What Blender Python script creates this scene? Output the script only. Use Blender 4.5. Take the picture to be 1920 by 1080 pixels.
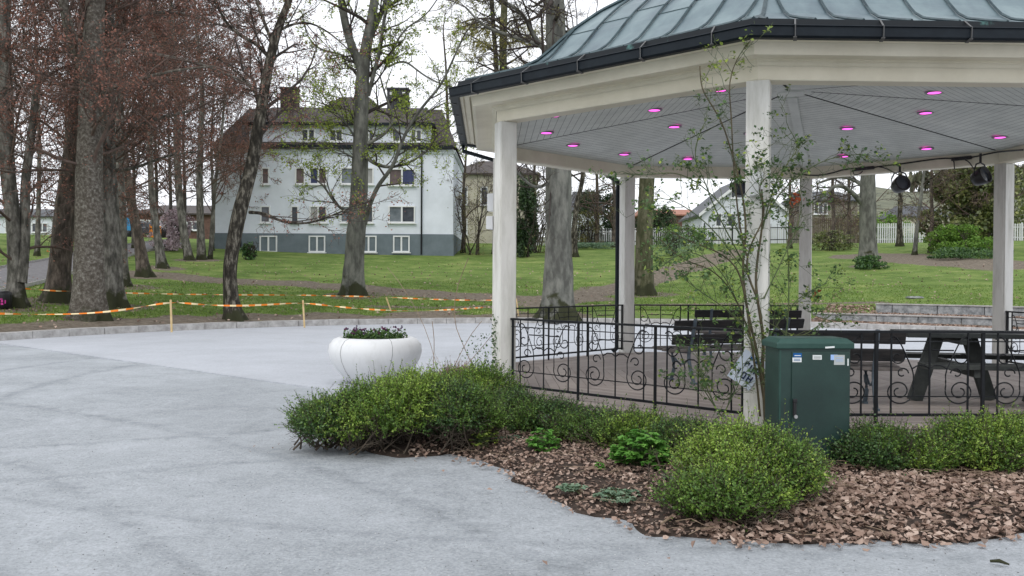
import bpy, math, random
import numpy as np
from mathutils import Vector, Matrix
rng = np.random.default_rng(7)
random.seed(7)
R_ = math.radians
SC = bpy.context.scene
COL = SC.collection
for o in list(bpy.data.objects): bpy.data.objects.remove(o)

# ------------------------------------------------------------------ camera, sky, sun, exposure
FPX, PITCH, ROLL, CAMZ = 1672.0, -0.0118, 0.0057, 1.55
cam = bpy.data.cameras.new('camera'); camo = bpy.data.objects.new('camera', cam); COL.objects.link(camo)
cam.sensor_width = 36; cam.lens = FPX/1920*36; cam.clip_start = .05; cam.clip_end = 9000
camo.matrix_world = Matrix.Translation((0, 0, CAMZ)) @ Matrix.Rotation(math.pi/2+PITCH, 4, 'X') @ Matrix.Rotation(ROLL, 4, 'Z')
SC.camera = camo
SUN_EL, SUN_AZ = 48, 205
w = bpy.data.worlds.new('World'); SC.world = w; w.use_nodes = True
nt = w.node_tree; bg = nt.nodes['Background']
sky = nt.nodes.new('ShaderNodeTexSky'); sky.sky_type = 'NISHITA'; sky.sun_disc = False
sky.sun_elevation = R_(SUN_EL); sky.sun_rotation = R_(SUN_AZ)
tc = nt.nodes.new('ShaderNodeTexCoord'); no = nt.nodes.new('ShaderNodeTexNoise')
mp = nt.nodes.new('ShaderNodeMapping'); mp.inputs['Scale'].default_value = (1, 1, 2.6)
nt.links.new(tc.outputs['Generated'], mp.inputs[0]); nt.links.new(mp.outputs[0], no.inputs['Vector'])
no.inputs['Scale'].default_value = 1.6; no.inputs['Detail'].default_value = 6
cr = nt.nodes.new('ShaderNodeValToRGB'); cr.color_ramp.elements[0].position = .33; cr.color_ramp.elements[1].position = .5
cr.color_ramp.elements[0].color = (.78, .78, .78, 1); cr.color_ramp.elements[1].color = (1, 1, 1, 1)
mx = nt.nodes.new('ShaderNodeMixRGB'); mx.inputs[2].default_value = (11.0, 11.3, 11.9, 1)
nt.links.new(no.outputs[0], cr.inputs[0]); nt.links.new(cr.outputs[0], mx.inputs[0])
nt.links.new(sky.outputs[0], mx.inputs[1]); nt.links.new(mx.outputs[0], bg.inputs[0])
bg.inputs[1].default_value = .1
sl = bpy.data.lights.new('sun', 'SUN'); sl.energy = .9; sl.angle = R_(22); sl.color = (1, .96, .9)
so = bpy.data.objects.new('sun', sl); COL.objects.link(so)
sd = Vector((math.sin(R_(SUN_AZ))*math.cos(R_(SUN_EL)), math.cos(R_(SUN_AZ))*math.cos(R_(SUN_EL)), math.sin(R_(SUN_EL))))
so.rotation_euler = sd.to_track_quat('Z', 'Y').to_euler()
SC.view_settings.view_transform = 'Standard'; SC.view_settings.look = 'None'
SC.view_settings.exposure = 0.22; SC.view_settings.gamma = 1

# ------------------------------------------------------------------ picture rays -> places on the terrain
def ray(px, py):
    u = (px-960)/FPX; v = -(py-540)/FPX
    c, s = math.cos(ROLL), math.sin(ROLL)
    u, v = u*c-v*s, v*c+u*s
    c, s = math.cos(PITCH), math.sin(PITCH)
    d = np.array([u, c-v*s, s+v*c]); return d/d[1]
def W(px, py, d): return np.array([0, 0, CAMZ])+ray(px, py)*d
def G(px, py, z=0.): r = ray(px, py); t = (z-CAMZ)/r[2]; return np.array([0, 0, CAMZ])+r*t
PC = np.array([2.2, 15.]); PR = 15.2
def Hs(x, y):
    x = np.asarray(x, float); y = np.asarray(y, float)
    s = np.hypot(x-PC[0], y-PC[1])-PR
    th = np.degrees(np.arctan2(y-PC[1], x-PC[0]))
    ss = np.clip(s, 0, None)
    base = .16+.088*np.minimum(ss, 51)+.02*np.clip(ss-51, 0, 60)
    base = base+.035*np.sin(x*.35)*np.sin(y*.27)*np.clip(ss/8, 0, 1)
    k1 = np.clip((63-th)/2.2, 0, 1); k2 = np.clip((57.7-th)/.6, 0, 1)
    t1 = np.where(s < 2.5, .1, base); base = base*(1-k1)+t1*k1
    t2 = np.where((s >= 2.5) & (s < 5), .33, base); base = base*(1-k2)+t2*k2
    return base
def Tt(px, py):
    r = ray(px, py); t = 17.
    while t < 92:
        p = r*t
        if CAMZ+p[2] <= float(Hs(p[0], p[1])): break
        t += .05
    if t >= 92: t = 84.
    p = r*t; return np.array([p[0], p[1], float(Hs(p[0], p[1]))])

# ------------------------------------------------------------------ materials
def mat(name, c1, c2=None, scale=5, rough=.8, bump=0, bscale=None, metal=0, detail=5, island=False, emit=None, trans=0, stretch=None, lo=.35, hi=.65, c3=None, spec=.3):
    m = bpy.data.materials.new(name); m.use_nodes = True; t = m.node_tree; b = t.nodes['Principled BSDF']
    b.inputs['Base Color'].default_value = (*c1, 1); b.inputs['Roughness'].default_value = rough
    b.inputs['Metallic'].default_value = metal; b.inputs['Specular IOR Level'].default_value = spec
    if emit: b.inputs['Emission Color'].default_value = (*emit[:3], 1); b.inputs['Emission Strength'].default_value = emit[3]
    if c2 or bump:
        co = t.nodes.new('ShaderNodeTexCoord'); mp = t.nodes.new('ShaderNodeMapping')
        t.links.new(co.outputs['Object'], mp.inputs[0])
        if stretch: mp.inputs['Scale'].default_value = stretch
    if c2:
        rp = t.nodes.new('ShaderNodeValToRGB'); rp.color_ramp.elements[0].position = lo; rp.color_ramp.elements[1].position = hi
        rp.color_ramp.elements[0].color = (*c1, 1); rp.color_ramp.elements[1].color = (*c2, 1)
        if c3: e = rp.color_ramp.elements.new((lo+hi)/2); e.color = (*c3, 1)
        if island:
            g = t.nodes.new('ShaderNodeNewGeometry'); n = t.nodes.new('ShaderNodeTexNoise'); n.inputs['Scale'].default_value = scale
            t.links.new(mp.outputs[0], n.inputs['Vector'])
            ma = t.nodes.new('ShaderNodeMath'); ma.operation = 'MULTIPLY_ADD'; ma.inputs[1].default_value = .45
            ml = t.nodes.new('ShaderNodeMath'); ml.operation = 'MULTIPLY'; ml.inputs[1].default_value = .55
            t.links.new(n.outputs[0], ml.inputs[0]); t.links.new(g.outputs['Random Per Island'], ma.inputs[0]); t.links.new(ml.outputs[0], ma.inputs[2])
            t.links.new(ma.outputs[0], rp.inputs[0])
        else:
            n = t.nodes.new('ShaderNodeTexNoise'); n.inputs['Scale'].default_value = scale; n.inputs['Detail'].default_value = detail
            n.inputs['Roughness'].default_value = .65
            t.links.new(mp.outputs[0], n.inputs['Vector']); t.links.new(n.outputs[0], rp.inputs[0])
        t.links.new(rp.outputs[0], b.inputs['Base Color'])
    if bump:
        n2 = t.nodes.new('ShaderNodeTexNoise'); n2.inputs['Scale'].default_value = bscale or scale*4; n2.inputs['Detail'].default_value = 4
        t.links.new(mp.outputs[0], n2.inputs['Vector'])
        bp = t.nodes.new('ShaderNodeBump'); bp.inputs['Strength'].default_value = bump; bp.inputs['Distance'].default_value = .02
        t.links.new(n2.outputs[0], bp.inputs['Height']); t.links.new(bp.outputs[0], b.inputs['Normal'])
    if trans:
        tr = t.nodes.new('ShaderNodeBsdfTranslucent'); ms = t.nodes.new('ShaderNodeMixShader'); ms.inputs[0].default_value = trans
        src = rp.outputs[0] if c2 else None
        if src: t.links.new(src, tr.inputs[0])
        else: tr.inputs[0].default_value = (*c1, 1)
        t.links.new(b.outputs[0], ms.inputs[1]); t.links.new(tr.outputs[0], ms.inputs[2])
        t.links.new(ms.outputs[0], t.nodes['Material Output'].inputs[0])
    return m
M = {}
M['white'] = mat('white_paint', (.76, .75, .71), (.52, .51, .46), 2.2, .55, .25, 14, stretch=(3, 3, .6), lo=.45, hi=.75)
M['cream'] = mat('cream_paint', (.82, .77, .63), (.68, .63, .50), 1.6, .55, .15, 10, lo=.4, hi=.75)
M['ceil'] = mat('ceiling_paint', (.69, .72, .68), (.56, .59, .56), 3, .5, .1, 10)
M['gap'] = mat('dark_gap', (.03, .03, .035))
M['gutter'] = mat('gutter_metal', (.005, .009, .014), (.010, .016, .022), 6, .5, .1, 20, spec=.22)
M['flash'] = mat('flashing_metal', (.010, .014, .018), (.12, .28, .26), 4, .6, lo=.62, hi=.74)
M['copper'] = mat('patinated_copper', (.10, .145, .17), (.20, .27, .285), 1.6, .38, .10, 5, metal=.25, c3=(.145, .205, .225), spec=.5, stretch=(1, 1, .4))
M['seam'] = mat('copper_seam', (.03, .05, .06), (.07, .11, .12), 8, .45, metal=.3)
M['clip'] = mat('zinc_clip', (.13, .13, .13), rough=.5, metal=.4)
M['deck'] = mat('deck_boards', (.25, .215, .20), (.38, .33, .30), 3.5, .7, .2, 20, island=True, lo=.2, hi=.8)
M['deckedge'] = mat('deck_edge', (.26, .24, .22), (.36, .33, .30), 3, .8, .2, 20)
M['conc'] = mat('pale_concrete', (.5, .5, .48), (.38, .38, .37), 6, .85, .3, 30)
M['iron'] = mat('black_iron', (.006, .007, .009), (.011, .013, .016), 10, .5, spec=.25)
M['magenta'] = mat('magenta_lamp', (.9, .1, .7), emit=(1., .10, .68, 2.0))
M['ring'] = mat('lamp_ring', (.24, .22, .25), rough=.4)
M['green_cab'] = mat('cabinet_green', (.009, .030, .026), (.021, .055, .046), 2.2, .45, .03, 60, c3=(.013, .040, .034), spec=.5)
M['green_lid'] = mat('cabinet_lid_green', (.022, .062, .052), (.036, .085, .072), 4, .45)
M['sticker'] = mat('sticker_white', (.72, .76, .76)); M['stgrey'] = mat('sticker_grey', (.45, .48, .48)); M['stblue'] = mat('sticker_blue', (.01, .10, .30)); M['ltblue'] = mat('sticker_light_blue', (.35, .52, .85))
M['ink'] = mat('ink_navy', (.015, .03, .08))
M['steel'] = mat('steel', (.55, .55, .55), rough=.3, metal=.8)
M['benchwood'] = mat('dark_bench_wood', (.012, .013, .015), (.035, .032, .032), 4, .6, .2, 20, stretch=(1, 6, 6))
M['seatwood'] = mat('weathered_seat_wood', (.09, .08, .075), (.19, .17, .16), 4, .7, .2, 20)
M['tablewood'] = mat('table_wood', (.018, .022, .022), (.05, .055, .052), 4, .6, .2, 20)
M['castiron'] = mat('blue_grey_cast_iron', (.06, .08, .10), (.12, .15, .18), 8, .5)
M['planter'] = mat('white_planter', (.74, .75, .76), (.54, .54, .52), 3.2, .45, .08, 30, lo=.5, hi=.85, stretch=(1.5, 1.5, .7), detail=9)
M['plline'] = mat('planter_line', (.3, .3, .3))
M['soil'] = mat('bed_soil', (.03, .022, .017), (.07, .05, .04), 8, .95, .8, 30)
M['litter'] = mat('dead_leaf', (.10, .065, .05), (.70, .56, .47), 2.5, .75, island=True, lo=.15, hi=.9, c3=(.34, .235, .185), trans=.12)
M['twig'] = mat('dry_twig', (.32, .24, .17), (.18, .13, .09), 8, .8)
M['box'] = mat('box_leaf', (.055, .12, .025), (.30, .45, .085), 5, .45, island=True, lo=.15, hi=.85, c3=(.13, .25, .048), trans=.35, spec=.5)
M['boxy'] = mat('box_leaf_yellow', (.11, .23, .03), (.48, .62, .12), 5, .45, island=True, lo=.15, hi=.85, c3=(.26, .41, .065), trans=.3, spec=.5)
M['boxd'] = mat('box_leaf_dark', (.026, .072, .024), (.15, .27, .065), 5, .45, island=True, lo=.15, hi=.85, c3=(.052, .12, .035), trans=.2, spec=.5)
M['bstem'] = mat('bush_stem', (.05, .04, .03), (.1, .08, .06), 8)
M['fresh'] = mat('fresh_leaf', (.06, .20, .03), (.20, .42, .08), 6, .5, island=True, lo=.2, hi=.8, trans=.25)
M['bluegreen'] = mat('bluegreen_leaf', (.10, .20, .12), (.28, .36, .25), 6, .5, island=True, lo=.2, hi=.8, trans=.2)
M['roseleaf'] = mat('rose_leaf', (.03, .075, .03), (.13, .22, .07), 5, .45, island=True, lo=.2, hi=.8, trans=.25)
M['roseyoung'] = mat('rose_young_leaf', (.14, .22, .04), (.34, .42, .08), 5, .45, island=True, lo=.2, hi=.8, trans=.3)
M['rosestem'] = mat('rose_stem', (.06, .05, .035), (.13, .11, .06), 8, .7)
M['rosegreen'] = mat('rose_green_stem', (.06, .10, .04), (.12, .14, .06), 8, .6)
M['deadl'] = mat('russet_leaf', (.30, .06, .025), (.42, .12, .05), 8, .7)
def mossy(m, hgt=1.1, col=(.035, .038, .018)):
    t = m.node_tree; b = t.nodes['Principled BSDF']; src = b.inputs['Base Color'].links[0].from_socket
    co = t.nodes.new('ShaderNodeTexCoord'); sp = t.nodes.new('ShaderNodeSeparateXYZ'); t.links.new(co.outputs['Object'], sp.inputs[0])
    n = t.nodes.new('ShaderNodeTexNoise'); n.inputs['Scale'].default_value = 2.5; n.inputs['Detail'].default_value = 6; t.links.new(co.outputs['Object'], n.inputs['Vector'])
    a = t.nodes.new('ShaderNodeMath'); a.operation = 'MULTIPLY_ADD'; a.inputs[1].default_value = 2.6*hgt; a.inputs[2].default_value = -.75*hgt; t.links.new(n.outputs[0], a.inputs[0])
    d = t.nodes.new('ShaderNodeMath'); d.operation = 'SUBTRACT'; t.links.new(a.outputs[0], d.inputs[0]); t.links.new(sp.outputs[2], d.inputs[1])
    k = t.nodes.new('ShaderNodeMath'); k.operation = 'MULTIPLY'; k.inputs[1].default_value = 3; k.use_clamp = True; t.links.new(d.outputs[0], k.inputs[0])
    mx_ = t.nodes.new('ShaderNodeMixRGB'); mx_.inputs[2].default_value = (*col, 1); t.links.new(k.outputs[0], mx_.inputs[0]); t.links.new(src, mx_.inputs[1]); t.links.new(mx_.outputs[0], b.inputs['Base Color'])
    return m
def bark(n, a, b, c=None, sc=5, bump=.8): return mossy(mat(n, a, b, sc, .9, bump, 16, stretch=(1, 1, .35), c3=c, lo=.4, hi=.62, detail=10))
M['bark_beech'] = bark('beech_bark', (.06, .058, .05), (.235, .225, .20), (.13, .122, .107), 7)
M['bark_brown'] = bark('brown_bark', (.048, .04, .033), (.17, .14, .115), (.095, .077, .063), 7)
M['bark_lichen'] = mossy(mat('lichen_bark', (.07, .06, .048), (.28, .285, .25), 13, .9, .8, 16, c3=(.15, .135, .115), lo=.42, hi=.72, detail=9), .5)
M['bark_dark'] = bark('dark_bark', (.018, .016, .012), (.20, .185, .15), (.05, .044, .034), 9)
M['bark_grey'] = bark('grey_bark', (.085, .085, .075), (.20, .20, .175), (.14, .142, .125), 4, .6)
M['bark_moss'] = bark('mossy_bark', (.05, .055, .025), (.16, .15, .10), (.09, .09, .05), 5)
M['twig_dark'] = mat('bare_twig', (.04, .032, .028), (.07, .055, .048), 3)
M['twig_red'] = mat('reddish_twig', (.085, .062, .052), (.15, .105, .088), 3)
M['beechleaf'] = mat('copper_beech_leaf', (.13, .06, .045), (.40, .19, .14), 3, .5, island=True, lo=.2, hi=.8, trans=.3)
M['mapleleaf'] = mat('maple_young_leaf', (.16, .24, .03), (.42, .50, .09), 3, .5, island=True, lo=.2, hi=.8, trans=.35)
M['budleaf'] = mat('bud_leaf', (.12, .10, .04), (.26, .26, .09), 3, .5, island=True, lo=.2, hi=.8, trans=.3)
M['willowleaf'] = mat('birch_young_leaf', (.20, .19, .05), (.42, .38, .12), 3, .5, island=True, lo=.2, hi=.8, trans=.35)
M['evergreen'] = mat('evergreen_leaf', (.010, .028, .012), (.05, .09, .03), 3, .5, island=True, lo=.2, hi=.8)
M['holly'] = mat('olive_leaf', (.05, .075, .02), (.26, .27, .09), 2, .45, island=True, lo=.2, hi=.8, c3=(.11, .14, .04), spec=.5)
M['shrubgreen'] = mat('spring_shrub_leaf', (.06, .15, .02), (.20, .34, .05), 2, .5, island=True, lo=.2, hi=.8, trans=.2)
M['wall_blue'] = mat('pale_render', (.75, .79, .87), (.65, .69, .76), .6, .9, .1, 20)
M['plinth'] = mat('grey_plinth', (.165, .20, .225), (.13, .16, .18), 1.2, .9)
M['tile'] = mat('dark_roof_tile', (.038, .033, .032), (.095, .078, .070), 3, .7, .5, 12, stretch=(1, 1, 4))
M['tile_red'] = mat('terracotta_tile', (.30, .14, .10), (.40, .20, .14), 3, .8)
M['slate'] = mat('slate_grey', (.05, .055, .062), (.085, .09, .10), 3, .6)
M['glass'] = mat('window_glass', (.02, .025, .035), (.09, .10, .12), .8, .12, spec=.7)
M['curtain'] = mat('blue_curtain', (.035, .045, .11), (.06, .07, .15), 2, .3)
M['redcurtain'] = mat('grey_rose_curtain', (.10, .075, .075), (.17, .13, .13), 2, .3)
M['frame'] = mat('window_frame_white', (.75, .76, .77), rough=.5)
M['brick'] = mat('brown_brick', (.10, .06, .05), (.17, .10, .08), 3, .9, .4, 30)
M['cream_house'] = mat('cream_render', (.50, .47, .38), (.42, .39, .32), 1, .9)
M['taupe'] = mat('taupe_boards', (.22, .20, .17), (.28, .25, .21), 2, .9, stretch=(.2, .2, 8))
M['white_house'] = mat('white_boards', (.66, .69, .75), (.60, .63, .68), 1, .8)
M['picket'] = mat('picket_white', (.66, .67, .68), (.55, .56, .57), 3, .7)
M['brownfence'] = mat('brown_fence', (.07, .055, .04), (.14, .11, .08), 3, .8)
M['kerb'] = mat('kerb_granite', (.30, .29, .28), (.50, .49, .48), 5, .9, .4, 30)
M['granite'] = mat('wall_granite', (.16, .17, .18), (.42, .43, .44), 5, .9, .5, 20)
M['asph'] = mat('asphalt', (.15, .145, .15), (.21, .205, .21), 6, .9, .2, 40)
M['stake'] = mat('pine_stake', (.55, .40, .20), (.65, .50, .28), 8)
M['tor'] = mat('tape_orange', (.85, .22, .02), rough=.4); M['typ'] = mat('tape_pale', (.85, .70, .42), rough=.4)
M['carred'] = mat('car_dark', (.03, .035, .05), rough=.25, spec=.6); M['carwhite'] = mat('car_white', (.6, .62, .64), rough=.25, spec=.6); M['rubber'] = mat('rubber', (.015, .015, .015))
M['orange'] = mat('sign_orange', (.6, .2, .03)); M['teal'] = mat('sign_blue', (.05, .25, .5))
M['pansy'] = mat('pansy_leaf', (.03, .08, .02), (.10, .18, .04), 8, .5, island=True, trans=.2); M['pansyfl'] = mat('pansy_petal', (.10, .01, .05), (.03, .01, .05), 8, .5, island=True)
M['grass'] = mat('grass_blade', (.07, .14, .02), (.23, .34, .06), 2, .6, island=True, lo=.2, hi=.8, trans=.2)
M['forest'] = mat('far_forest', (.06, .075, .05), (.20, .20, .13), .035, .95, detail=10)
M['redbud'] = mat('pink_blossom', (.36, .27, .30), (.52, .42, .46), 3, .6, island=True, trans=.3)
M['black'] = mat('black_plastic', (.012, .012, .014), rough=.4, spec=.5)

# ------------------------------------------------------------------ mesh building
ORG = {}
class MB:
    def __init__(s): s.v = []; s.f = []; s.m = []; s.n = 0; s.cur = 0
    def add(s, v, f, mi=None):
        v = np.asarray(v, float); s.v.append(v)
        for q in f: s.f.append(tuple(i+s.n for i in q)); s.m.append(s.cur if mi is None else mi)
        s.n += len(v); return s
    def box(s, c, d, rz=0, R=None, mi=None):
        x, y, z = [k/2 for k in d]
        v = np.array([(a*x, b*y, e*z) for e in (-1, 1) for b in (-1, 1) for a in (-1, 1)])
        if R is not None: v = v@np.array(R).T
        elif rz: cc, ss = math.cos(rz), math.sin(rz); v = v@np.array([[cc, ss, 0], [-ss, cc, 0], [0, 0, 1]])
        return s.add(v+np.array(c), [(0, 2, 3, 1), (4, 5, 7, 6), (0, 1, 5, 4), (2, 6, 7, 3), (0, 4, 6, 2), (1, 3, 7, 5)], mi)
    def bar(s, a, b, w, h, mi=None, up=(0, 0, 1)):
        a = np.array(a, float); b = np.array(b, float); d = b-a; L = np.linalg.norm(d); d /= L
        u = np.array(up, float)
        if abs(d@u) > .98: u = np.array([1., 0, 0])
        x = np.cross(d, u); x /= np.linalg.norm(x); z = np.cross(x, d)
        return s.box((a+b)/2, (w, L, h), R=np.array([x, d, z]).T, mi=mi)
    def tube(s, pts, r, n=6, cap=True, mi=None):
        P = np.array(pts, float); k = len(P); r = np.full(k, r) if np.isscalar(r) else np.asarray(r, float)
        T = np.gradient(P, axis=0); T /= np.linalg.norm(T, axis=1)[:, None]+1e-9
        ref = np.array([0, 0, 1.]) if abs(T[:, 2]).mean() < .8 else np.array([1., .1, 0])
        A = np.cross(T, ref); A /= np.linalg.norm(A, axis=1)[:, None]+1e-9; B = np.cross(T, A)
        an = np.arange(n)*2*math.pi/n
        v = (P[:, None]+r[:, None, None]*(A[:, None]*np.cos(an)[None, :, None]+B[:, None]*np.sin(an)[None, :, None])).reshape(-1, 3)
        f = [(i*n+j, i*n+(j+1) % n, (i+1)*n+(j+1) % n, (i+1)*n+j) for i in range(k-1) for j in range(n)]
        if cap: f += [tuple(range(n))[::-1], tuple(range((k-1)*n, k*n))]
        return s.add(v, f, mi)
    def lathe(s, c, prof, n=24, mi=None, cap=True):
        an = np.arange(n)*2*math.pi/n
        v = np.array([(c[0]+r*math.cos(a), c[1]+r*math.sin(a), c[2]+z) for r, z in prof for a in an]); k = len(prof)
        f = [(i*n+j, i*n+(j+1) % n, (i+1)*n+(j+1) % n, (i+1)*n+j) for i in range(k-1) for j in range(n)]
        if cap: f += [tuple(range(n))[::-1], tuple(range((k-1)*n, k*n))]
        return s.add(v, f, mi)
    def poly(s, pts, mi=None): return s.add(pts, [tuple(range(len(pts)))], mi)
    def prism(s, pts, off, mi=None):
        P = np.array(pts, float); k = len(P); v = np.vstack([P, P+np.array(off)])
        return s.add(v, [tuple(range(k))[::-1], tuple(range(k, 2*k))]+[(i, (i+1) % k, k+(i+1) % k, k+i) for i in range(k)], mi)
    def build(s, name, mats, parent=None, smooth=False, local=False, bevel=0):
        v = np.vstack(s.v) if s.v else np.zeros((0, 3))
        return mesh(name, v, s.f, mats, parent, smooth, local, s.m, bevel)
def mesh(name, v, f, mats, parent=None, smooth=False, local=False, mi=None, bevel=0):
    me = bpy.data.meshes.new(name)
    if parent is not None and not local: v = v-np.array(ORG.get(parent.name, (0, 0, 0)))
    if isinstance(f, np.ndarray):
        k = f.shape[1]; nf = len(f)
        me.vertices.add(len(v)); me.vertices.foreach_set('co', np.ascontiguousarray(v, dtype=np.float32).ravel())
        me.loops.add(nf*k); me.loops.foreach_set('vertex_index', f.astype(np.int32).ravel())
        me.polygons.add(nf); me.polygons.foreach_set('loop_start', (np.arange(nf)*k).astype(np.int32)); me.polygons.foreach_set('loop_total', np.full(nf, k, np.int32))
        me.update(calc_edges=True)
    else:
        me.from_pydata([tuple(p) for p in v], [], f); me.update()
    if not isinstance(mats, (list, tuple)): mats = [mats]
    for m in mats: me.materials.append(M[m] if isinstance(m, str) else m)
    if mi is not None and len(mats) > 1: me.polygons.foreach_set('material_index', np.array(mi, np.int32))
    if smooth: me.polygons.foreach_set('use_smooth', np.ones(len(me.polygons), bool))
    o = bpy.data.objects.new(name, me); COL.objects.link(o)
    if bevel: b = o.modifiers.new('bevel', 'BEVEL'); b.width = bevel; b.segments = 2; b.limit_method = 'ANGLE'
    if parent is not None: o.parent = parent; ORG[o.name] = ORG.get(parent.name, (0, 0, 0))
    return o
def tag(o, label=None, cat=None, group=None, kind=None):
    if label: o['label'] = label
    if cat: o['category'] = cat
    if group: o['group'] = group
    if kind: o['kind'] = kind
    return o
def empty(name, loc, label, cat, group=None, rz=0):
    o = bpy.data.objects.new(name, None); COL.objects.link(o); o.location = tuple(float(k) for k in loc); o.rotation_euler = (0, 0, rz)
    o.empty_display_size = .2; ORG[o.name] = tuple(float(k) for k in loc); return tag(o, label, cat, group)
def copy_tree(o, parent=None):
    c = o.copy(); COL.objects.link(c)
    if parent is not None: c.parent = parent
    for ch in [k for k in KIDS(o)]: copy_tree(ch, c)
    return c
def KIDS(o): return [k for k in list(COL.objects) if k.parent == o]
def rot(v, ax, an):
    ax = ax/np.linalg.norm(ax, axis=-1, keepdims=True); c = np.cos(an)[..., None]; s_ = np.sin(an)[..., None]
    return v*c+np.cross(ax, v)*s_+ax*(np.sum(ax*v, -1, keepdims=True))*(1-c)
def unit(v): return v/(np.linalg.norm(v, axis=-1, keepdims=True)+1e-9)
def quads(C, size, N=None, asp=.6, rnd=1., D=None):
    n = len(C); size = np.broadcast_to(np.asarray(size, float), (n,))
    if N is None: N = unit(rng.normal(size=(n, 3)))
    else: N = unit(N+rng.normal(size=(n, 3))*rnd)
    if D is None: D = rng.normal(size=(n, 3))
    A = unit(D-N*np.sum(D*N, -1, keepdims=True)); B = np.cross(N, A)
    s1 = size[:, None]/2; s2 = s1*asp
    fold = N*s1*.25
    v = np.stack([C-A*s1, C+B*s2+fold, C+A*s1, C-B*s2+fold], 1).reshape(-1, 3)
    return v, np.arange(n*4).reshape(n, 4)
def tubes(P, Rr, n=3):
    # P (M,k,3) R (M,k)
    Mn, k, _ = P.shape
    T = np.gradient(P, axis=1); T = unit(T)
    ref = unit(rng.normal(size=(Mn, 1, 3))+1e-3)*np.ones((1, k, 1))
    A = unit(np.cross(T, ref)); B = np.cross(T, A); an = np.arange(n)*2*math.pi/n
    v = P[:, :, None]+Rr[:, :, None, None]*(A[:, :, None]*np.cos(an)[None, None, :, None]+B[:, :, None]*np.sin(an)[None, None, :, None])
    i, j = np.meshgrid(np.arange(k-1), np.arange(n), indexing='ij')
    q = np.stack([i*n+j, i*n+(j+1) % n, (i+1)*n+(j+1) % n, (i+1)*n+j], -1).reshape(-1, 4)
    f = (q[None]+(np.arange(Mn)*k*n)[:, None, None]).reshape(-1, 4)
    return v.reshape(-1, 3), f
def join(parts):
    vs, fs, ms, n = [], [], [], 0
    for v, f, m in parts:
        vs.append(v); fs.append(f+n); ms.append(np.full(len(f), m)); n += len(v)
    return np.vstack(vs), np.vstack(fs), np.concatenate(ms)
def grow(P0, D0, L0, R0, levels, wander=.16, up=.05, ratio=.5, ang=(30, 60), nch=5, k=6, rmin=.004, flat=0, t0=.2):
    out = []; P, D, L, Rd = P0, unit(D0), L0, R0
    for lv in range(levels):
        n = len(P); pts = [P]; d = D; dirs = [d]
        for i in range(k-1):
            d = unit(d+rng.normal(size=d.shape)*wander+np.array([0, 0, up if lv < 2 else up*.4])); dirs.append(d)
            pts.append(pts[-1]+d*(L/(k-1))[:, None])
        PP = np.stack(pts, 1); DD = np.stack(dirs, 1)
        t = np.linspace(0, 1, k)
        RR = np.maximum(Rd[:, None]*(1-.72*t)[None], rmin)
        out.append((PP, RR))
        if lv == levels-1: break
        c = nch[lv] if isinstance(nch, (list, tuple)) else nch
        tt = t0+(1-t0)*((np.arange(c)[None]+rng.random((n, c)))/c); tt = np.clip(tt, 0, .999)
        ix = tt*(k-1); i0 = ix.astype(int); fr = ix-i0; ar = np.arange(n)[:, None]
        Pn = PP[ar, i0]*(1-fr[..., None])+PP[ar, np.minimum(i0+1, k-1)]*fr[..., None]
        Dn = DD[ar, i0]; Rn = Rd[:, None]*(1-.72*tt)*.62; Ln = L[:, None]*ratio*(1.15-.6*tt)*rng.uniform(.7, 1.25, tt.shape)
        axr = rng.normal(size=Dn.shape); axr[..., 2] *= (1+flat*3)
        ax = unit(np.cross(Dn, axr)) if not flat else unit(np.cross(Dn, np.cross(Dn, axr)))
        a = np.radians(rng.uniform(ang[0], ang[1], tt.shape))
        Dn = rot(Dn, ax, a)
        P, D, L, Rd = Pn.reshape(-1, 3), unit(Dn.reshape(-1, 3)), Ln.ravel(), np.maximum(Rn.ravel(), rmin)
    return out

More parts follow.
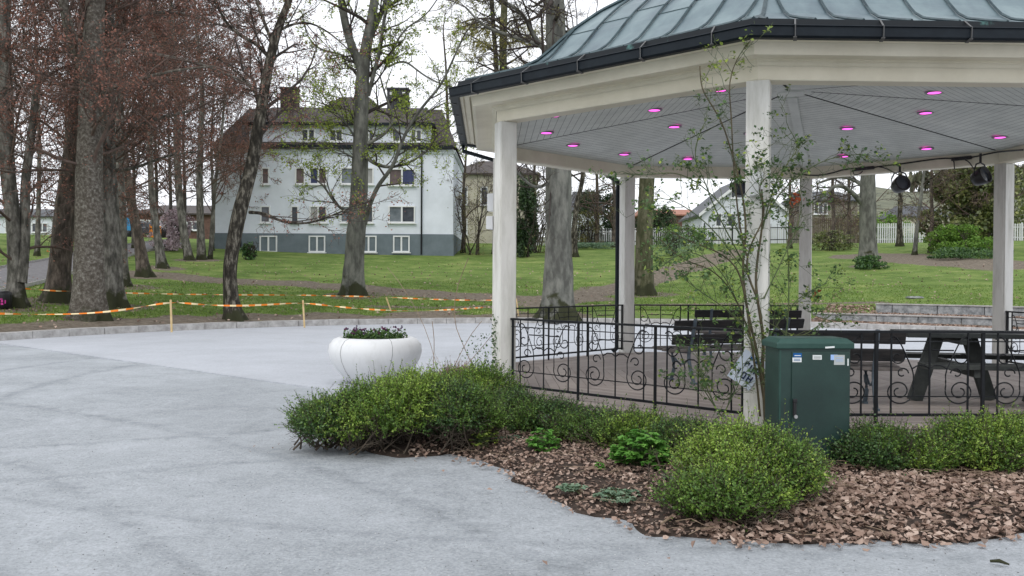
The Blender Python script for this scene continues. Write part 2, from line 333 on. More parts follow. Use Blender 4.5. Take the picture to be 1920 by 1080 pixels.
# ------------------------------------------------------------------ ground, plaza, lawn, road, hills
def gravel_mat(name, a, b, fine=60, streaks=True):
    m = bpy.data.materials.new(name); m.use_nodes = True; t = m.node_tree; bs = t.nodes['Principled BSDF']; bs.inputs['Roughness'].default_value = .95; bs.inputs['Specular IOR Level'].default_value = .15
    co = t.nodes.new('ShaderNodeTexCoord')
    def noise(sc, det=4, stretch=None, rz=0, dist=0):
        mp = t.nodes.new('ShaderNodeMapping'); n = t.nodes.new('ShaderNodeTexNoise'); n.inputs['Scale'].default_value = sc; n.inputs['Detail'].default_value = det; n.inputs['Roughness'].default_value = .7; n.inputs['Distortion'].default_value = dist
        if stretch: mp.inputs['Scale'].default_value = stretch
        mp.inputs['Rotation'].default_value = (0, 0, rz)
        t.links.new(co.outputs['Object'], mp.inputs[0]); t.links.new(mp.outputs[0], n.inputs['Vector']); return n.outputs[0]
    def math_(op, x, y):
        q = t.nodes.new('ShaderNodeMath'); q.operation = op
        for i, k in enumerate((x, y)):
            if isinstance(k, (int, float)): q.inputs[i].default_value = k
            else: t.links.new(k, q.inputs[i])
        return q.outputs[0]
    big = noise(.45, 3); mid = noise(5, 5); fi = noise(fine, 6)
    st = noise(1.3, 5, None, 0, 2.5); st2 = noise(14, 4)
    x = math_('ADD', math_('MULTIPLY', big, .5), math_('MULTIPLY', mid, .14))
    x = math_('ADD', x, math_('MULTIPLY', fi, .7)); x = math_('ADD', x, math_('MULTIPLY', st, .22)); x = math_('ADD', x, math_('MULTIPLY', st2, .3))
    tot = .5+.14+.7+.22+.3
    x = math_('MULTIPLY', x, 1/tot)
    r = t.nodes.new('ShaderNodeValToRGB'); r.color_ramp.elements[0].position = .40; r.color_ramp.elements[1].position = .58
    r.color_ramp.elements[0].color = (*a, 1); r.color_ramp.elements[1].color = (*b, 1)
    t.links.new(x, r.inputs[0])
    vo = t.nodes.new('ShaderNodeTexVoronoi'); vo.inputs['Scale'].default_value = 9; t.links.new(co.outputs['Object'], vo.inputs['Vector'])
    vr = t.nodes.new('ShaderNodeValToRGB'); vr.color_ramp.elements[0].position = .035; vr.color_ramp.elements[1].position = .06
    vr.color_ramp.elements[0].color = (.35, .33, .32, 1); vr.color_ramp.elements[1].color = (1, 1, 1, 1); t.links.new(vo.outputs['Distance'], vr.inputs[0])
    br = noise(.22, 3); b2 = t.nodes.new('ShaderNodeValToRGB'); b2.color_ramp.elements[0].position = .28; b2.color_ramp.elements[1].position = .36
    b2.color_ramp.elements[0].color = (.9, .86, .8, 1); b2.color_ramp.elements[1].color = (1, 1, 1, 1); t.links.new(br, b2.inputs[0])
    m1 = t.nodes.new('ShaderNodeMixRGB'); m1.blend_type = 'MULTIPLY'; m1.inputs[0].default_value = .5; t.links.new(r.outputs[0], m1.inputs[1]); t.links.new(vr.outputs[0], m1.inputs[2])
    m2 = t.nodes.new('ShaderNodeMixRGB'); m2.blend_type = 'MULTIPLY'; m2.inputs[0].default_value = 1; t.links.new(m1.outputs[0], m2.inputs[1]); t.links.new(b2.outputs[0], m2.inputs[2])
    last = m2.outputs[0]
    if streaks:   # faint curved tyre marks worn into the gravel
        geo = t.nodes.new('ShaderNodeSeparateXYZ'); t.links.new(co.outputs['Object'], geo.inputs[0]); tot_ = None
        for cx_, cy_, R0, wd in TRACKS:
            dx = math_('SUBTRACT', geo.outputs[0], cx_); dy = math_('SUBTRACT', geo.outputs[1], cy_)
            rr = math_('SQRT', math_('ADD', math_('MULTIPLY', dx, dx), math_('MULTIPLY', dy, dy)), 0)
            rr = math_('ADD', rr, math_('MULTIPLY', st, .35))
            q = math_('SUBTRACT', 1, math_('MULTIPLY', math_('ABSOLUTE', math_('SUBTRACT', rr, R0), 0), 1/wd)); q = math_('MAXIMUM', q, 0)
            tot_ = q if tot_ is None else math_('MAXIMUM', tot_, q)
        brk = math_('MULTIPLY', math_('SUBTRACT', mid, .36), 3.2); brk = math_('MINIMUM', math_('MAXIMUM', brk, 0), 1)
        tot_ = math_('MULTIPLY', math_('MULTIPLY', tot_, brk), .62)
        m4 = t.nodes.new('ShaderNodeMixRGB'); m4.blend_type = 'MULTIPLY'; m4.inputs[2].default_value = (.45, .47, .48, 1); t.links.new(tot_, m4.inputs[0]); t.links.new(last, m4.inputs[1]); last = m4.outputs[0]
    t.links.new(last, bs.inputs['Base Color'])
    bp = t.nodes.new('ShaderNodeBump'); bp.inputs['Strength'].default_value = .8; bp.inputs['Distance'].default_value = .02
    h = math_('ADD', math_('MULTIPLY', fi, .8), math_('ADD', math_('MULTIPLY', mid, .5), math_('MULTIPLY', st2, .9)))
    t.links.new(h, bp.inputs['Height']); t.links.new(bp.outputs[0], bs.inputs['Normal'])
    return m
TRACKS = [(5.5, 13.5, 12.3, .16), (5.5, 13.5, 13.9, .16), (-14, -4, 15.2, .14), (-14, -4, 16.9, .14), (3, 24, 19.2, .12), (3, 24, 20.6, .10), (-9, 20, 13.0, .12), (-9, 20, 14.5, .14), (9, -6, 14.0, .12), (9, -6, 12.4, .10), (-.05, 5.35, 0, .32), (-1.2, 6.4, 0, .25), (-2.6, 5.2, 0, .4)]
M['gravel'] = gravel_mat('pale_gravel', (.25, .27, .285), (.47, .495, .525), 48)
M['plaza'] = gravel_mat('pale_sanded_plaza', (.40, .42, .45), (.52, .54, .58), 40, False)
# near ground sheet (reaches the horizon)
b = MB(); b.add([(-3000, -3000, -.05), (3000, -3000, -.05), (3000, 3000, -.05), (-3000, 3000, -.05)], [(0, 1, 2, 3)])
tag(b.build('ground', 'soil'), kind='structure')
# gravel: fine grid with slight relief
xs = np.linspace(-32, 32, 161); ys = np.linspace(-20, 32, 131); X, Y = np.meshgrid(xs, ys)
Z = .012*np.sin(X*.9+Y*.3)*np.sin(Y*.7-.2*X)+.006*np.sin(X*2.3+1)*np.sin(Y*1.9)
dpc = np.hypot(X-PC[0], Y-PC[1]); Z = np.where(dpc > PR-.3, -.02, Z)
def gridmesh(X, Y, Z):
    n, m = X.shape; v = np.stack([X, Y, Z], -1).reshape(-1, 3); i, j = np.meshgrid(np.arange(n-1), np.arange(m-1), indexing='ij')
    f = np.stack([i*m+j, i*m+j+1, (i+1)*m+j+1, (i+1)*m+j], -1).reshape(-1, 4); return v, f
pa, pb_ = G(20, 647)[:2], G(640, 735)[:2]; dv = (pb_-pa)/np.linalg.norm(pb_-pa)
sdl = dv[0]*(Y-pa[1])-dv[1]*(X-pa[0]); Z = Z-np.clip(sdl*.07, 0, .035)
v, f = gridmesh(X, Y, np.where(Y < 3, Z*0, Z)); tag(mesh('gravel_ground', v, f, 'gravel', smooth=True), kind='structure')
# plaza: lighter sheet inside the circle, beyond a straight laying line
pa, pb_ = G(20, 647)[:2], G(640, 735)[:2]; dv = (pb_-pa)/np.linalg.norm(pb_-pa)
th = np.linspace(0, 2*math.pi, 241)[:-1]
circ = [PC+(PR-.02)*np.array([math.cos(a), math.sin(a)]) for a in th]
def clip(poly, p, d):
    out = []; sd_ = lambda q: d[0]*(q[1]-p[1])-d[1]*(q[0]-p[0])
    for i in range(len(poly)):
        a, c = poly[i], poly[(i+1) % len(poly)]; sa, sc = sd_(a), sd_(c)
        if sa >= 0: out.append(a)
        if sa*sc < 0: out.append(a+(c-a)*sa/(sa-sc))
    return out
pl = clip(circ, pa, dv)
zz = []
for q in pl:
    zz.append((q[0], q[1], .03))
b = MB(); b.prism([(x, y, -.03) for x, y, z in zz], (0, 0, .042))
tag(b.build('plaza', 'plaza'), kind='structure')
# lawn
sg = np.concatenate([np.arange(0.3, 14, .2), np.arange(14, 60, .8), np.linspace(60, 800, 22)])
tg = np.radians(np.arange(-8, 204, .35)); S_, T_ = np.meshgrid(sg, tg)
X = PC[0]+(PR+S_)*np.cos(T_); Y = PC[1]+(PR+S_)*np.sin(T_); Z = Hs(X, Y)-.0
v, f = gridmesh(X, Y, Z); f = f[:, ::-1]
lawn = mesh('lawn', v, f, [], smooth=True); tag(lawn, kind='structure')
def polydist(x, y, pts):
    d = np.full(x.shape, 1e9)
    for a, c in zip(pts[:-1], pts[1:]):
        a = np.array(a[:2]); c = np.array(c[:2]); ab = c-a; t = np.clip(((x-a[0])*ab[0]+(y-a[1])*ab[1])/(ab@ab), 0, 1)
        d = np.minimum(d, np.hypot(x-a[0]-t*ab[0], y-a[1]-t*ab[1]))
    return d
vx, vy = v[:, 0], v[:, 1]; s_ = np.hypot(vx-PC[0], vy-PC[1])-PR
def sm(x): x = np.clip(x, 0, 1); return x*x*(3-2*x)
nz = np.sin(vx*1.7+np.sin(vy*2.1))*np.sin(vy*1.3+1.3*np.sin(vx*.8))*.5+.5
dirt = sm((1.7+1.5*nz-s_)/1.3)*.95*np.where(vx < 2.5, 1, .4)
path1 = [Tt(x, y) for x, y in ((150, 505), (250, 512), (330, 519), (420, 526), (520, 531), (620, 536), (760, 548), (950, 560), (1100, 560))]
path2 = [Tt(x, y) for x, y in ((700, 575), (850, 577), (1000, 573), (1150, 572), (1400, 570), (1650, 568))]
path3 = [Tt(x, y) for x, y in ((1020, 572), (1100, 552), (1180, 535), (1260, 510), (1330, 488), (1380, 470))]
dirt = np.maximum(dirt, sm((1.5+.8*nz-polydist(vx, vy, path1))/.9)*.85)
dirt = np.maximum(dirt, sm((.45+.3*nz-polydist(vx, vy, path2))/.4)*.7)
dirt = np.maximum(dirt, sm((1.3+.8*nz-polydist(vx, vy, path3))/.8)*.9)
th_ = np.degrees(np.arctan2(vy-PC[1], vx-PC[0]))
dirt = np.maximum(dirt, np.where((th_ < 62) & (s_ < 2.5), .9, 0)); dirt = np.maximum(dirt, np.where((th_ < 57.4) & (s_ < 5), .9, 0))
bedr = [Tt(x, y) for x, y in ((1640, 480), (1750, 488), (1900, 498))]
dirt = np.maximum(dirt, sm((3.2+nz-polydist(vx, vy, bedr))/1.5))
for q_ in ((166, 599), (206, 576), (106, 566), (31, 576), (232, 537), (271, 519), (305, 503), (356, 488), (378, 487), (441, 600), (661, 554), (1045, 596), (1208, 553), (1628, 499)):
    p_ = Tt(*q_); dirt = np.maximum(dirt, sm((1.5+.6*nz-np.hypot(vx-p_[0], vy-p_[1]))/1.1)*.8)
at = lawn.data.attributes.new('dirt', 'FLOAT', 'POINT'); at.data.foreach_set('value', dirt.astype(np.float32))
m = bpy.data.materials.new('lawn_grass_and_soil'); m.use_nodes = True; t = m.node_tree; bs = t.nodes['Principled BSDF']; bs.inputs['Roughness'].default_value = .95; bs.inputs['Specular IOR Level'].default_value = .1
co = t.nodes.new('ShaderNodeTexCoord')
def nzz(sc, det=5, rough=.7):
    n = t.nodes.new('ShaderNodeTexNoise'); n.inputs['Scale'].default_value = sc; n.inputs['Detail'].default_value = det; n.inputs['Roughness'].default_value = rough
    t.links.new(co.outputs['Object'], n.inputs['Vector']); return n.outputs[0]
r1 = t.nodes.new('ShaderNodeValToRGB'); e = r1.color_ramp.elements; e[0].position = .35; e[0].color = (.08, .13, .03, 1); e[1].position = .66; e[1].color = (.26, .30, .10, 1)
e3 = e.new(.5); e3.color = (.135, .205, .05, 1)
n1 = nzz(.5, 8, .8); t.links.new(n1, r1.inputs[0])
r2 = t.nodes.new('ShaderNodeValToRGB'); e = r2.color_ramp.elements; e[0].position = .35; e[0].color = (.10, .085, .065, 1); e[1].position = .7; e[1].color = (.29, .245, .195, 1); n2 = nzz(6, 8, .75); t.links.new(n2, r2.inputs[0])
aa = t.nodes.new('ShaderNodeAttribute'); aa.attribute_name = 'dirt'
n3 = nzz(3.5, 8, .85)
q1 = t.nodes.new('ShaderNodeMath'); q1.operation = 'MULTIPLY_ADD'; q1.inputs[1].default_value = 1.6; t.links.new(n3, q1.inputs[0]); 
q0 = t.nodes.new('ShaderNodeMath'); q0.operation = 'MULTIPLY_ADD'; q0.inputs[1].default_value = 1.3; q0.inputs[2].default_value = -1.0; t.links.new(aa.outputs['Fac'], q0.inputs[0]); t.links.new(q0.outputs[0], q1.inputs[2])
r3 = t.nodes.new('ShaderNodeValToRGB'); r3.color_ramp.elements[0].position = .3; r3.color_ramp.elements[1].position = .6; t.links.new(q1.outputs[0], r3.inputs[0])
mm = t.nodes.new('ShaderNodeMixRGB'); t.links.new(r3.outputs[0], mm.inputs[0]); t.links.new(r1.outputs[0], mm.inputs[1]); t.links.new(r2.outputs[0], mm.inputs[2])
# scattered fallen leaves / daisies
vo = t.nodes.new('ShaderNodeTexVoronoi'); vo.inputs['Scale'].default_value = 2.2; t.links.new(co.outputs['Object'], vo.inputs['Vector'])
vr = t.nodes.new('ShaderNodeValToRGB'); vr.color_ramp.elements[0].position = .09; vr.color_ramp.elements[1].position = .12; vr.color_ramp.elements[0].color = (1, 1, 1, 1); vr.color_ramp.elements[1].color = (0, 0, 0, 1); t.links.new(vo.outputs['Distance'], vr.inputs[0])
m3 = t.nodes.new('ShaderNodeMixRGB'); m3.inputs[2].default_value = (.36, .33, .2, 1); t.links.new(vr.outputs[0], m3.inputs[0]); t.links.new(mm.outputs[0], m3.inputs[1])
t.links.new(m3.outputs[0], bs.inputs['Base Color'])
bp = t.nodes.new('ShaderNodeBump'); bp.inputs['Strength'].default_value = .9; bp.inputs['Distance'].default_value = .06; t.links.new(nzz(9, 8, .8), bp.inputs['Height']); t.links.new(bp.outputs[0], bs.inputs['Normal'])
lawn.data.materials.append(m)
# kerb ring round the plaza, one top sheet of separate stones
b = MB()
a = -8.
while a < 204:
    a2 = a+3.7; aa_ = np.radians(np.linspace(a+.03, a2-.03, 4)); hh = .185+rng.uniform(-.006, .006)
    ri, ro = PR-.02+rng.uniform(-.008, .008), PR+.34
    vv = []
    for q in aa_:
        for r_, z in ((ri, -.02), (ri+.012, hh), (ro, hh), (ro, -.02)): vv.append((PC[0]+r_*math.cos(q), PC[1]+r_*math.sin(q), z))
    ff = [(i*4+j, i*4+j+1, (i+1)*4+j+1, (i+1)*4+j) for i in range(3) for j in range(3)]+[(0, 1, 2, 3), (15, 14, 13, 12)]
    b.add(vv, ff); a = a2
tag(b.build('kerb', 'kerb'), kind='structure')
# road on the left
def strip(name, left, right, m_, dz=.03, n=24):
    L_ = np.array([Tt(*p) for p in left]); R2 = np.array([Tt(*p) for p in right])
    def rs(A): d = np.r_[0, np.cumsum(np.linalg.norm(np.diff(A, axis=0), axis=1))]; tt = np.linspace(0, d[-1], n); return np.stack([np.interp(tt, d, A[:, i]) for i in range(3)], 1)
    A, B = rs(L_), rs(R2); rows = np.stack([A+(B-A)*u for u in np.linspace(0, 1, 7)], 1)
    rows[..., 2] = Hs(rows[..., 0], rows[..., 1])+dz
    v, f = gridmesh(rows[..., 0], rows[..., 1], rows[..., 2]); o = mesh(name, v, f, m_, smooth=True); return tag(o, kind='structure'), rows
ro_, rows = strip('road', [(-120, 532), (0, 504), (80, 490), (150, 474), (260, 457), (330, 449)], [(-120, 572), (0, 549), (80, 530), (150, 508), (262, 474), (345, 459)], 'asph')
M['linemark'] = mat('pale_edge_stone', (.36, .35, .34), (.45, .44, .43), 5)
for k_, off in ((0, -.35), (6, .35)):
    e_ = rows[:, k_]; dd = unit(rows[:, 6]-rows[:, 0])*np.array([1, 1, 0]); b = MB()
    A = e_-dd*(.12 if k_ == 0 else -.12); 
    vv = np.concatenate([np.stack([A-dd*.12, A+dd*.12], 1).reshape(-1, 3)+np.array([0, 0, .09])]); nn = len(A)
    low = vv-np.array([0, 0, .2]); allv = np.vstack([vv, low]); ff = []
    for i in range(nn-1):
        ff += [(2*i, 2*i+1, 2*i+3, 2*i+2), (2*i, 2*i+2, 2*nn+2*i+2, 2*nn+2*i), (2*i+1, 2*nn+2*i+1, 2*nn+2*i+3, 2*i+3)]
    b.add(allv, ff); tag(b.build('road_kerb', 'linemark'), kind='structure')
# far hill
b = MB(); n = 60; vv = []; ff = []
for i in range(n+1):
    a = R_(150-i*120/n)
    hgt = (1.0+.05*math.sin(i*.7)+.03*math.sin(i*1.9))*max(.05, min(1, (i-36)/5))
    for r_, z in ((420, 4), (900, 60*hgt), (1500, 130*hgt), (2100, 205*hgt), (2600, 120)): vv.append((r_*math.cos(a), r_*math.sin(a), z))
for i in range(n):
    for j in range(4): ff.append((i*5+j, i*5+j+1, (i+1)*5+j+1, (i+1)*5+j))
b.add(vv, ff); tag(b.build('hill', 'forest', smooth=True), kind='structure')
# serrated treeline on the hill
C = []
for i in range(2600):
    a = R_(random.uniform(40, 66)); r_ = 2080+random.uniform(-60, 30); C.append((r_*math.cos(a), r_*math.sin(a), 196+random.uniform(-6, 30)))
C = np.array(C); v, f = quads(C, rng.uniform(14, 30, len(C)), asp=.5, D=np.tile([0, 0, 1.], (len(C), 1)))
tag(mesh('hilltop_forest', v, f, 'forest'), label='dark wood along the top of the far hill', cat='forest', kind='stuff')

# ------------------------------------------------------------------ bandstand
GC = np.array([3.753, 12.087]); PHI = R_(-111.04); DZ = .22
def va(k): return PHI-k*math.pi/4
def V8(k, r, z): a = va(k); return np.array([GC[0]+r*math.cos(a), GC[1]+r*math.sin(a), z])
gz = empty('bandstand', (GC[0], GC[1], 0), 'open octagonal bandstand with white posts, black scroll railings and a patinated copper dome roof', 'bandstand')
def ring(name, prof, m_, parent=gz, ks=range(8), closed=False):
    b = MB(); n = len(prof)
    for k in ks:
        v = [V8(k, r, z) for r, z in prof]+[V8(k+1, r, z) for r, z in prof]
        mrange = range(n if closed else n-1)
        b.add(v, [(i, (i+1) % n, n+(i+1) % n, n+i) for i in mrange])
    return b.build(name, m_, parent)
# roof
PROF = [(4.70, 3.772), (4.35, 3.875), (4.0, 3.985), (3.80, 4.09), (3.62, 4.24), (3.45, 4.40), (3.25, 4.565), (2.95, 4.78), (2.59, 4.985), (2.1, 5.19), (1.6, 5.35), (1.0, 5.5), (.45, 5.6), (.02, 5.66)]
roof = ring('roof', PROF, 'copper')
b = MB(); t8 = math.tan(math.pi/8); co8 = math.cos(math.pi/8)
def rp(k, u, r):  # point on roof face k at vertex radius r, lateral offset u
    z = np.interp(-r, [-q[0] for q in PROF], [q[1] for q in PROF])
    a = va(k)-math.pi/8; ap = r*co8; n = np.array([math.cos(a), math.sin(a)]); tt = np.array([-n[1], n[0]])
    p = GC+n*ap+tt*u; return np.array([p[0], p[1], z])
for k in (0, 1, 2, 6, 7, 5, 3, 4):
    for u in np.arange(-1.68, 1.7, .42):
        u += .0; rmin_ = abs(u)/t8/co8*1.0
        rr = [r for r in np.arange(4.70, max(rmin_, .15), -.08)]
        if len(rr) < 2: continue
        b.tube([rp(k, u, r)+np.array([0, 0, .022]) for r in rr], .013, 4, mi=0)
    for r in np.arange(.1, 4.7, .06)[::-1]: pass
    b.tube([V8(k, r, np.interp(-r, [-q[0] for q in PROF], [q[1] for q in PROF])+.02) for r in np.arange(4.7, .1, -.1)], .02, 4)
    us = np.arange(-1.68, 1.7, .42)
    for i in range(len(us)-1):
        for j, r in enumerate((4.1+.14*(i % 3-1), 3.3+.1*((i*2) % 3-1), 2.5, 1.7)):
            um = max(abs(us[i]), abs(us[i+1]))
            if um > r*co8*t8 or k == 7: continue
            b.bar(rp(k, us[i], r)+[0, 0, .003], rp(k, us[i+1], r)+[0, 0, .003], .008, .008)
b.build('seam', 'seam', roof)
ring('flashing', [(4.70, 3.777), (4.79, 3.768), (4.80, 3.70), (4.78, 3.695)], 'flash')
gut = ring('gutter', [(4.775, 3.70), (4.775, 3.60), (4.80, 3.585), (4.87, 3.585), (4.895, 3.60), (4.895, 3.675), (4.91, 3.683), (4.905, 3.69), (4.88, 3.678), (4.88, 3.61), (4.79, 3.61), (4.785, 3.70)], 'gutter')
for k in range(8):
    for u in (.1, .3, .5, .7, .9):
        b = MB()
        def gp(r, z): return V8(k, r, z)*(1-u)+V8(k+1, r, z)*u
        b.bar(gp(4.78, 3.772), gp(4.90, 3.69), .014, .006); b.bar(gp(4.912, 3.69), gp(4.905, 3.59), .018, .006); b.bar(gp(4.905, 3.588), gp(4.82, 3.575), .03, .006)
        b.build('gutter_bracket', 'clip', gut)
# boxed eaves
b_s = ring('soffit', [(4.80, 3.615), (4.735, 3.612), (4.735, 3.632), (4.715, 3.632), (4.715, 3.610), (4.655, 3.606), (4.655, 3.63), (4.64, 3.63), (4.64, 3.60)], ['cream'])
ring('fascia', [(4.64, 3.63), (4.635, 3.60), (4.615, 3.53), (4.612, 3.505), (4.58, 3.500), (4.54, 3.506), (4.42, 3.520), (4.37, 3.522), (4.37, 3.508), (4.345, 3.500), (4.335, 3.478), (4.318, 3.470)], 'cream')
ring('beam', [(4.318, 3.49), (4.311, 3.465), (4.311, 3.355), (4.305, 3.345), (4.10, 3.345), (4.095, 3.355), (4.08, 3.36), (4.08, 3.56)], 'cream')
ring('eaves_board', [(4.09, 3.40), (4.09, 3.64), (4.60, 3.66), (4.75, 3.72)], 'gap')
# ceiling: narrow boards in eight sectors
zc = lambda ap: 4.10-.150*ap
ceil = ring('ceiling_backing', [(4.12, zc(4.12*co8)+.02), (.02, zc(.02)+.02)], 'gap')
for k in range(8):
    b = MB(); a = va(k)-math.pi/8; n_ = np.array([math.cos(a), math.sin(a)]); tt = np.array([-n_[1], n_[0]])
    ap = .10
    while ap < 3.78:
        a1 = ap+.002; a2 = min(ap+.0935, 3.785); 
        g = .02
        q = [(GC+n_*x+tt*s*(x*t8-g)) for x, s in ((a1, -1), (a1, 1), (a2, 1), (a2, -1))]
        b.add([(p[0], p[1], zc(x)) for p, x in zip(q, (a1, a1, a2, a2))], [(0, 1, 2, 3)]); ap += .096
    b.build('ceiling_boards', 'ceil', gz)
b = MB(); b.lathe((GC[0], GC[1], 0), [(.02, 4.07), (.24, 4.065), (.27, 4.075), (.27, 4.10)], 28); b.lathe((GC[0], GC[1], 0), [(.02, 4.045), (.17, 4.045), (.18, 4.066)], 24)
b.build('ceiling_rose', 'ceil', gz, smooth=False)
b = MB(); p0, p1 = V8(4, .25, 0), V8(4, 4.05, 0); p0[2] = 4.055; p1[2] = zc(4.05)-.012+.045
b.bar(p0, p1, .13, .03); b.build('ceiling_batten', 'ceil', gz)
# downlights
for i in range(8):
    c_ang = PHI+R_(22.5+45*i)
    for r, da in ((1.85, 0), (3.33, 11.5), (3.33, -11.5)):
        an = c_ang+R_(da); ap = r*math.cos(R_(da)); x, y = GC[0]+r*math.cos(an), GC[1]+r*math.sin(an); z = zc(ap)
        b = MB(); b.lathe((x, y, z), [(.078, -.003), (.078, -.014), (.108, -.014), (.112, .0), (.112, .004)], 22, cap=False)
        dl = b.build('downlight', 'ring', gz, smooth=True)
        b = MB(); b.lathe((x, y, z), [(.001, -.016), (.045, -.017), (.080, -.010)], 22, cap=False); b.build('lens', 'magenta', dl, smooth=True)
# posts
for k in range(8):
    a = va(k); Rz = np.array([[math.cos(a), -math.sin(a), 0], [math.sin(a), math.cos(a), 0], [0, 0, 1]])
    c0 = V8(k, 4.2, 0); b = MB(); h = 3.345-DZ; w_ = .1
    b.box((c0[0], c0[1], DZ+h/2), (.19, .19, h), R=Rz)
    for sx in (1, -1):   # face boards leave a fine joint near each corner
        b.box(c0+Rz@np.array([sx*.0975, 0.012, 0])+[0, 0, DZ+h/2], (.012, .166, h-.004), R=Rz)
        b.box(c0+Rz@np.array([0.0, sx*.0975, 0])+[0, 0, DZ+h/2], (.188, .012, h-.006), R=Rz)
    b.build('post', 'white', gz, bevel=.003)
# deck
b = MB(); 
for k in range(8):
    a = va(k)-math.pi/8; n_ = np.array([math.cos(a), math.sin(a)]); tt = np.array([-n_[1], n_[0]]); ap = .02
    while ap < 4.0:
        a2 = ap+.112; g = .004
        q = [(GC+n_*x+tt*s*(x*t8-g)) for x, s in ((ap, -1), (ap, 1), (a2, 1), (a2, -1))]
        b.prism([(p[0], p[1], DZ-.02) for p in q], (0, 0, .02+random.uniform(-.001, .001))); ap += .118
b.build('deck', 'deck', gz)
ring('deck_rim', [(4.355, DZ-.022), (4.355, DZ-.10), (4.345, DZ-.105), (4.345, DZ-.12)], 'deckedge')
ring('deck_underside', [(4.36, DZ-.024), (.01, DZ-.024)], 'gap')
ring('foundation', [(4.33, DZ-.11), (4.40, DZ-.11), (4.41, -.05)], 'conc')
# railings
def scroll(c0, ux, z0, z1, hw, sgn):
    # one S scroll either side of a panel's centre bar; ux = unit along rail, hw = half panel
    H_ = z1-z0
    def P(u, v): return c0+ux*(sgn*u*hw)+np.array([0, 0, z0+v*H_])
    main = [(.78, .93), (.70, .97), (.60, .93), (.50, .80), (.38, .62), (.30, .50)]
    pts = [P(*q) for q in main]
    # belly + big spiral
    for i in range(30):
        t_ = i/29; r_ = .29*(1-.78*t_); an = math.pi*.86+t_*4.1*math.pi/2*1.75
        pts.append(P(.58+r_*1.0*math.cos(an)*1.0, .27+r_*.62*math.sin(an)))
    cur = [smooth(pts)]
    def spiral(cu, cv, r0, a0, turns, n=14, dirn=1):
        return [P(cu+(r0*(1-.6*i/(n-1)))*math.cos(a0+dirn*turns*2*math.pi*i/(n-1)), cv+.62*(r0*(1-.6*i/(n-1)))*math.sin(a0+dirn*turns*2*math.pi*i/(n-1))) for i in range(n)]
    cur.append(spiral(.62, .70, .15, math.pi*.9, .9))
    cur.append(spiral(.52, .50, .12, math.pi*1.0, .85, dirn=-1))
    cur.append([P(.0, .56), P(.10, .60), P(.22, .60), P(.33, .56)])
    cur.append([P(.04, .80), P(.18, .79), P(.34, .79), P(.46, .79)])
    return cur
def smooth(p, it=2):
    p = np.array(p)
    for _ in range(it):
        q = np.empty((2*len(p)-2, 3)); q[0::2] = p[:-1]*.75+p[1:]*.25; q[1::2] = p[:-1]*.25+p[1:]*.75; p = np.vstack([p[:1], q, p[-1:]])
    return p[::2]
RT = 1.083
def railing(k):
    A = V8(k, 4.2, 0); B_ = V8(k+1, 4.2, 0); ux = (B_-A)/np.linalg.norm(B_-A); L = np.linalg.norm(B_-A)
    A = A+ux*.115; B_ = B_-ux*.115; L = L-.23; out = np.array([math.cos(va(k)-math.pi/8), math.sin(va(k)-math.pi/8), 0])
    b = MB(); zb = DZ+.085; np_ = 3
    b.bar(A+[0, 0, RT-.012], B_+[0, 0, RT-.012], .045, .022); b.bar(A+[0, 0, zb], B_+[0, 0, zb], .02, .026)
    r = b.build('railing', 'iron', gz)
    b = MB(); b.bar(A+[0, 0, RT-.10], B_+[0, 0, RT-.10], .010, .010); b.bar(A+[0, 0, zb+.17], B_+[0, 0, zb+.17], .010, .010)
    for q in range(np_):
        c = A+ux*L*(q+.5)/np_
        for s in (-.36, 0, .36):
            pz = c+ux*s*L/np_; b.bar(pz+[0, 0, zb], pz+[0, 0, RT-.02], .014, .014, up=(1, 0, 0))
    b.build('baluster', 'iron', r)
    for q in range(np_):
        c = A+ux*L*(q+.5)/np_; b = MB()
        for sg_ in (-1, 1):
            for cu in scroll(c, ux, zb+.02, RT-.03, L/np_/2*.98, sg_): b.tube(cu, .0068, 4)
        b.build('scrollwork', 'iron', r)
    for q in range(np_+1):
        pz = A+ux*(L*q/np_ if 0 < q < np_ else (.02 if q == 0 else L-.02))
        b = MB()
        if 0 < q < np_:
            pz = pz+out*.0; b.bar(pz+[0, 0, DZ-.08], pz+[0, 0, RT-.02], .028, .028, up=(1, 0, 0))
        else: b.bar(pz+[0, 0, DZ+.06], pz+[0, 0, RT-.02], .028, .028, up=(1, 0, 0))
        b.build('rail_post', 'iron', r)
for k in (0, 7, 1, 2, 3, 5, 6): railing(k)
# downpipes
for k, rr in ((3, 4.36), (2, 4.36)):
    p = V8(k, rr, 0); p2 = V8(k, 4.84, 0); b = MB()
    off = np.array([-.08, 0, 0]) if k == 3 else np.array([0, 0, 0])
    if k == 2: p = V8(2, 4.2, 0)+[.12, .12, 0]
    b.tube([p2+[0, 0, 3.59]+off, p2+[0, 0, 3.50]+off, p+[0, 0, 3.28]+off, p+[0, 0, 3.15]+off, p+[0, 0, 1.5]+off, p+[0, 0, .30]+off, p+[-.08 if k == 3 else 0, 0, .22]+off], .045 if k == 3 else .03, 10)
    b.build('downpipe', 'gutter', gz, smooth=True)

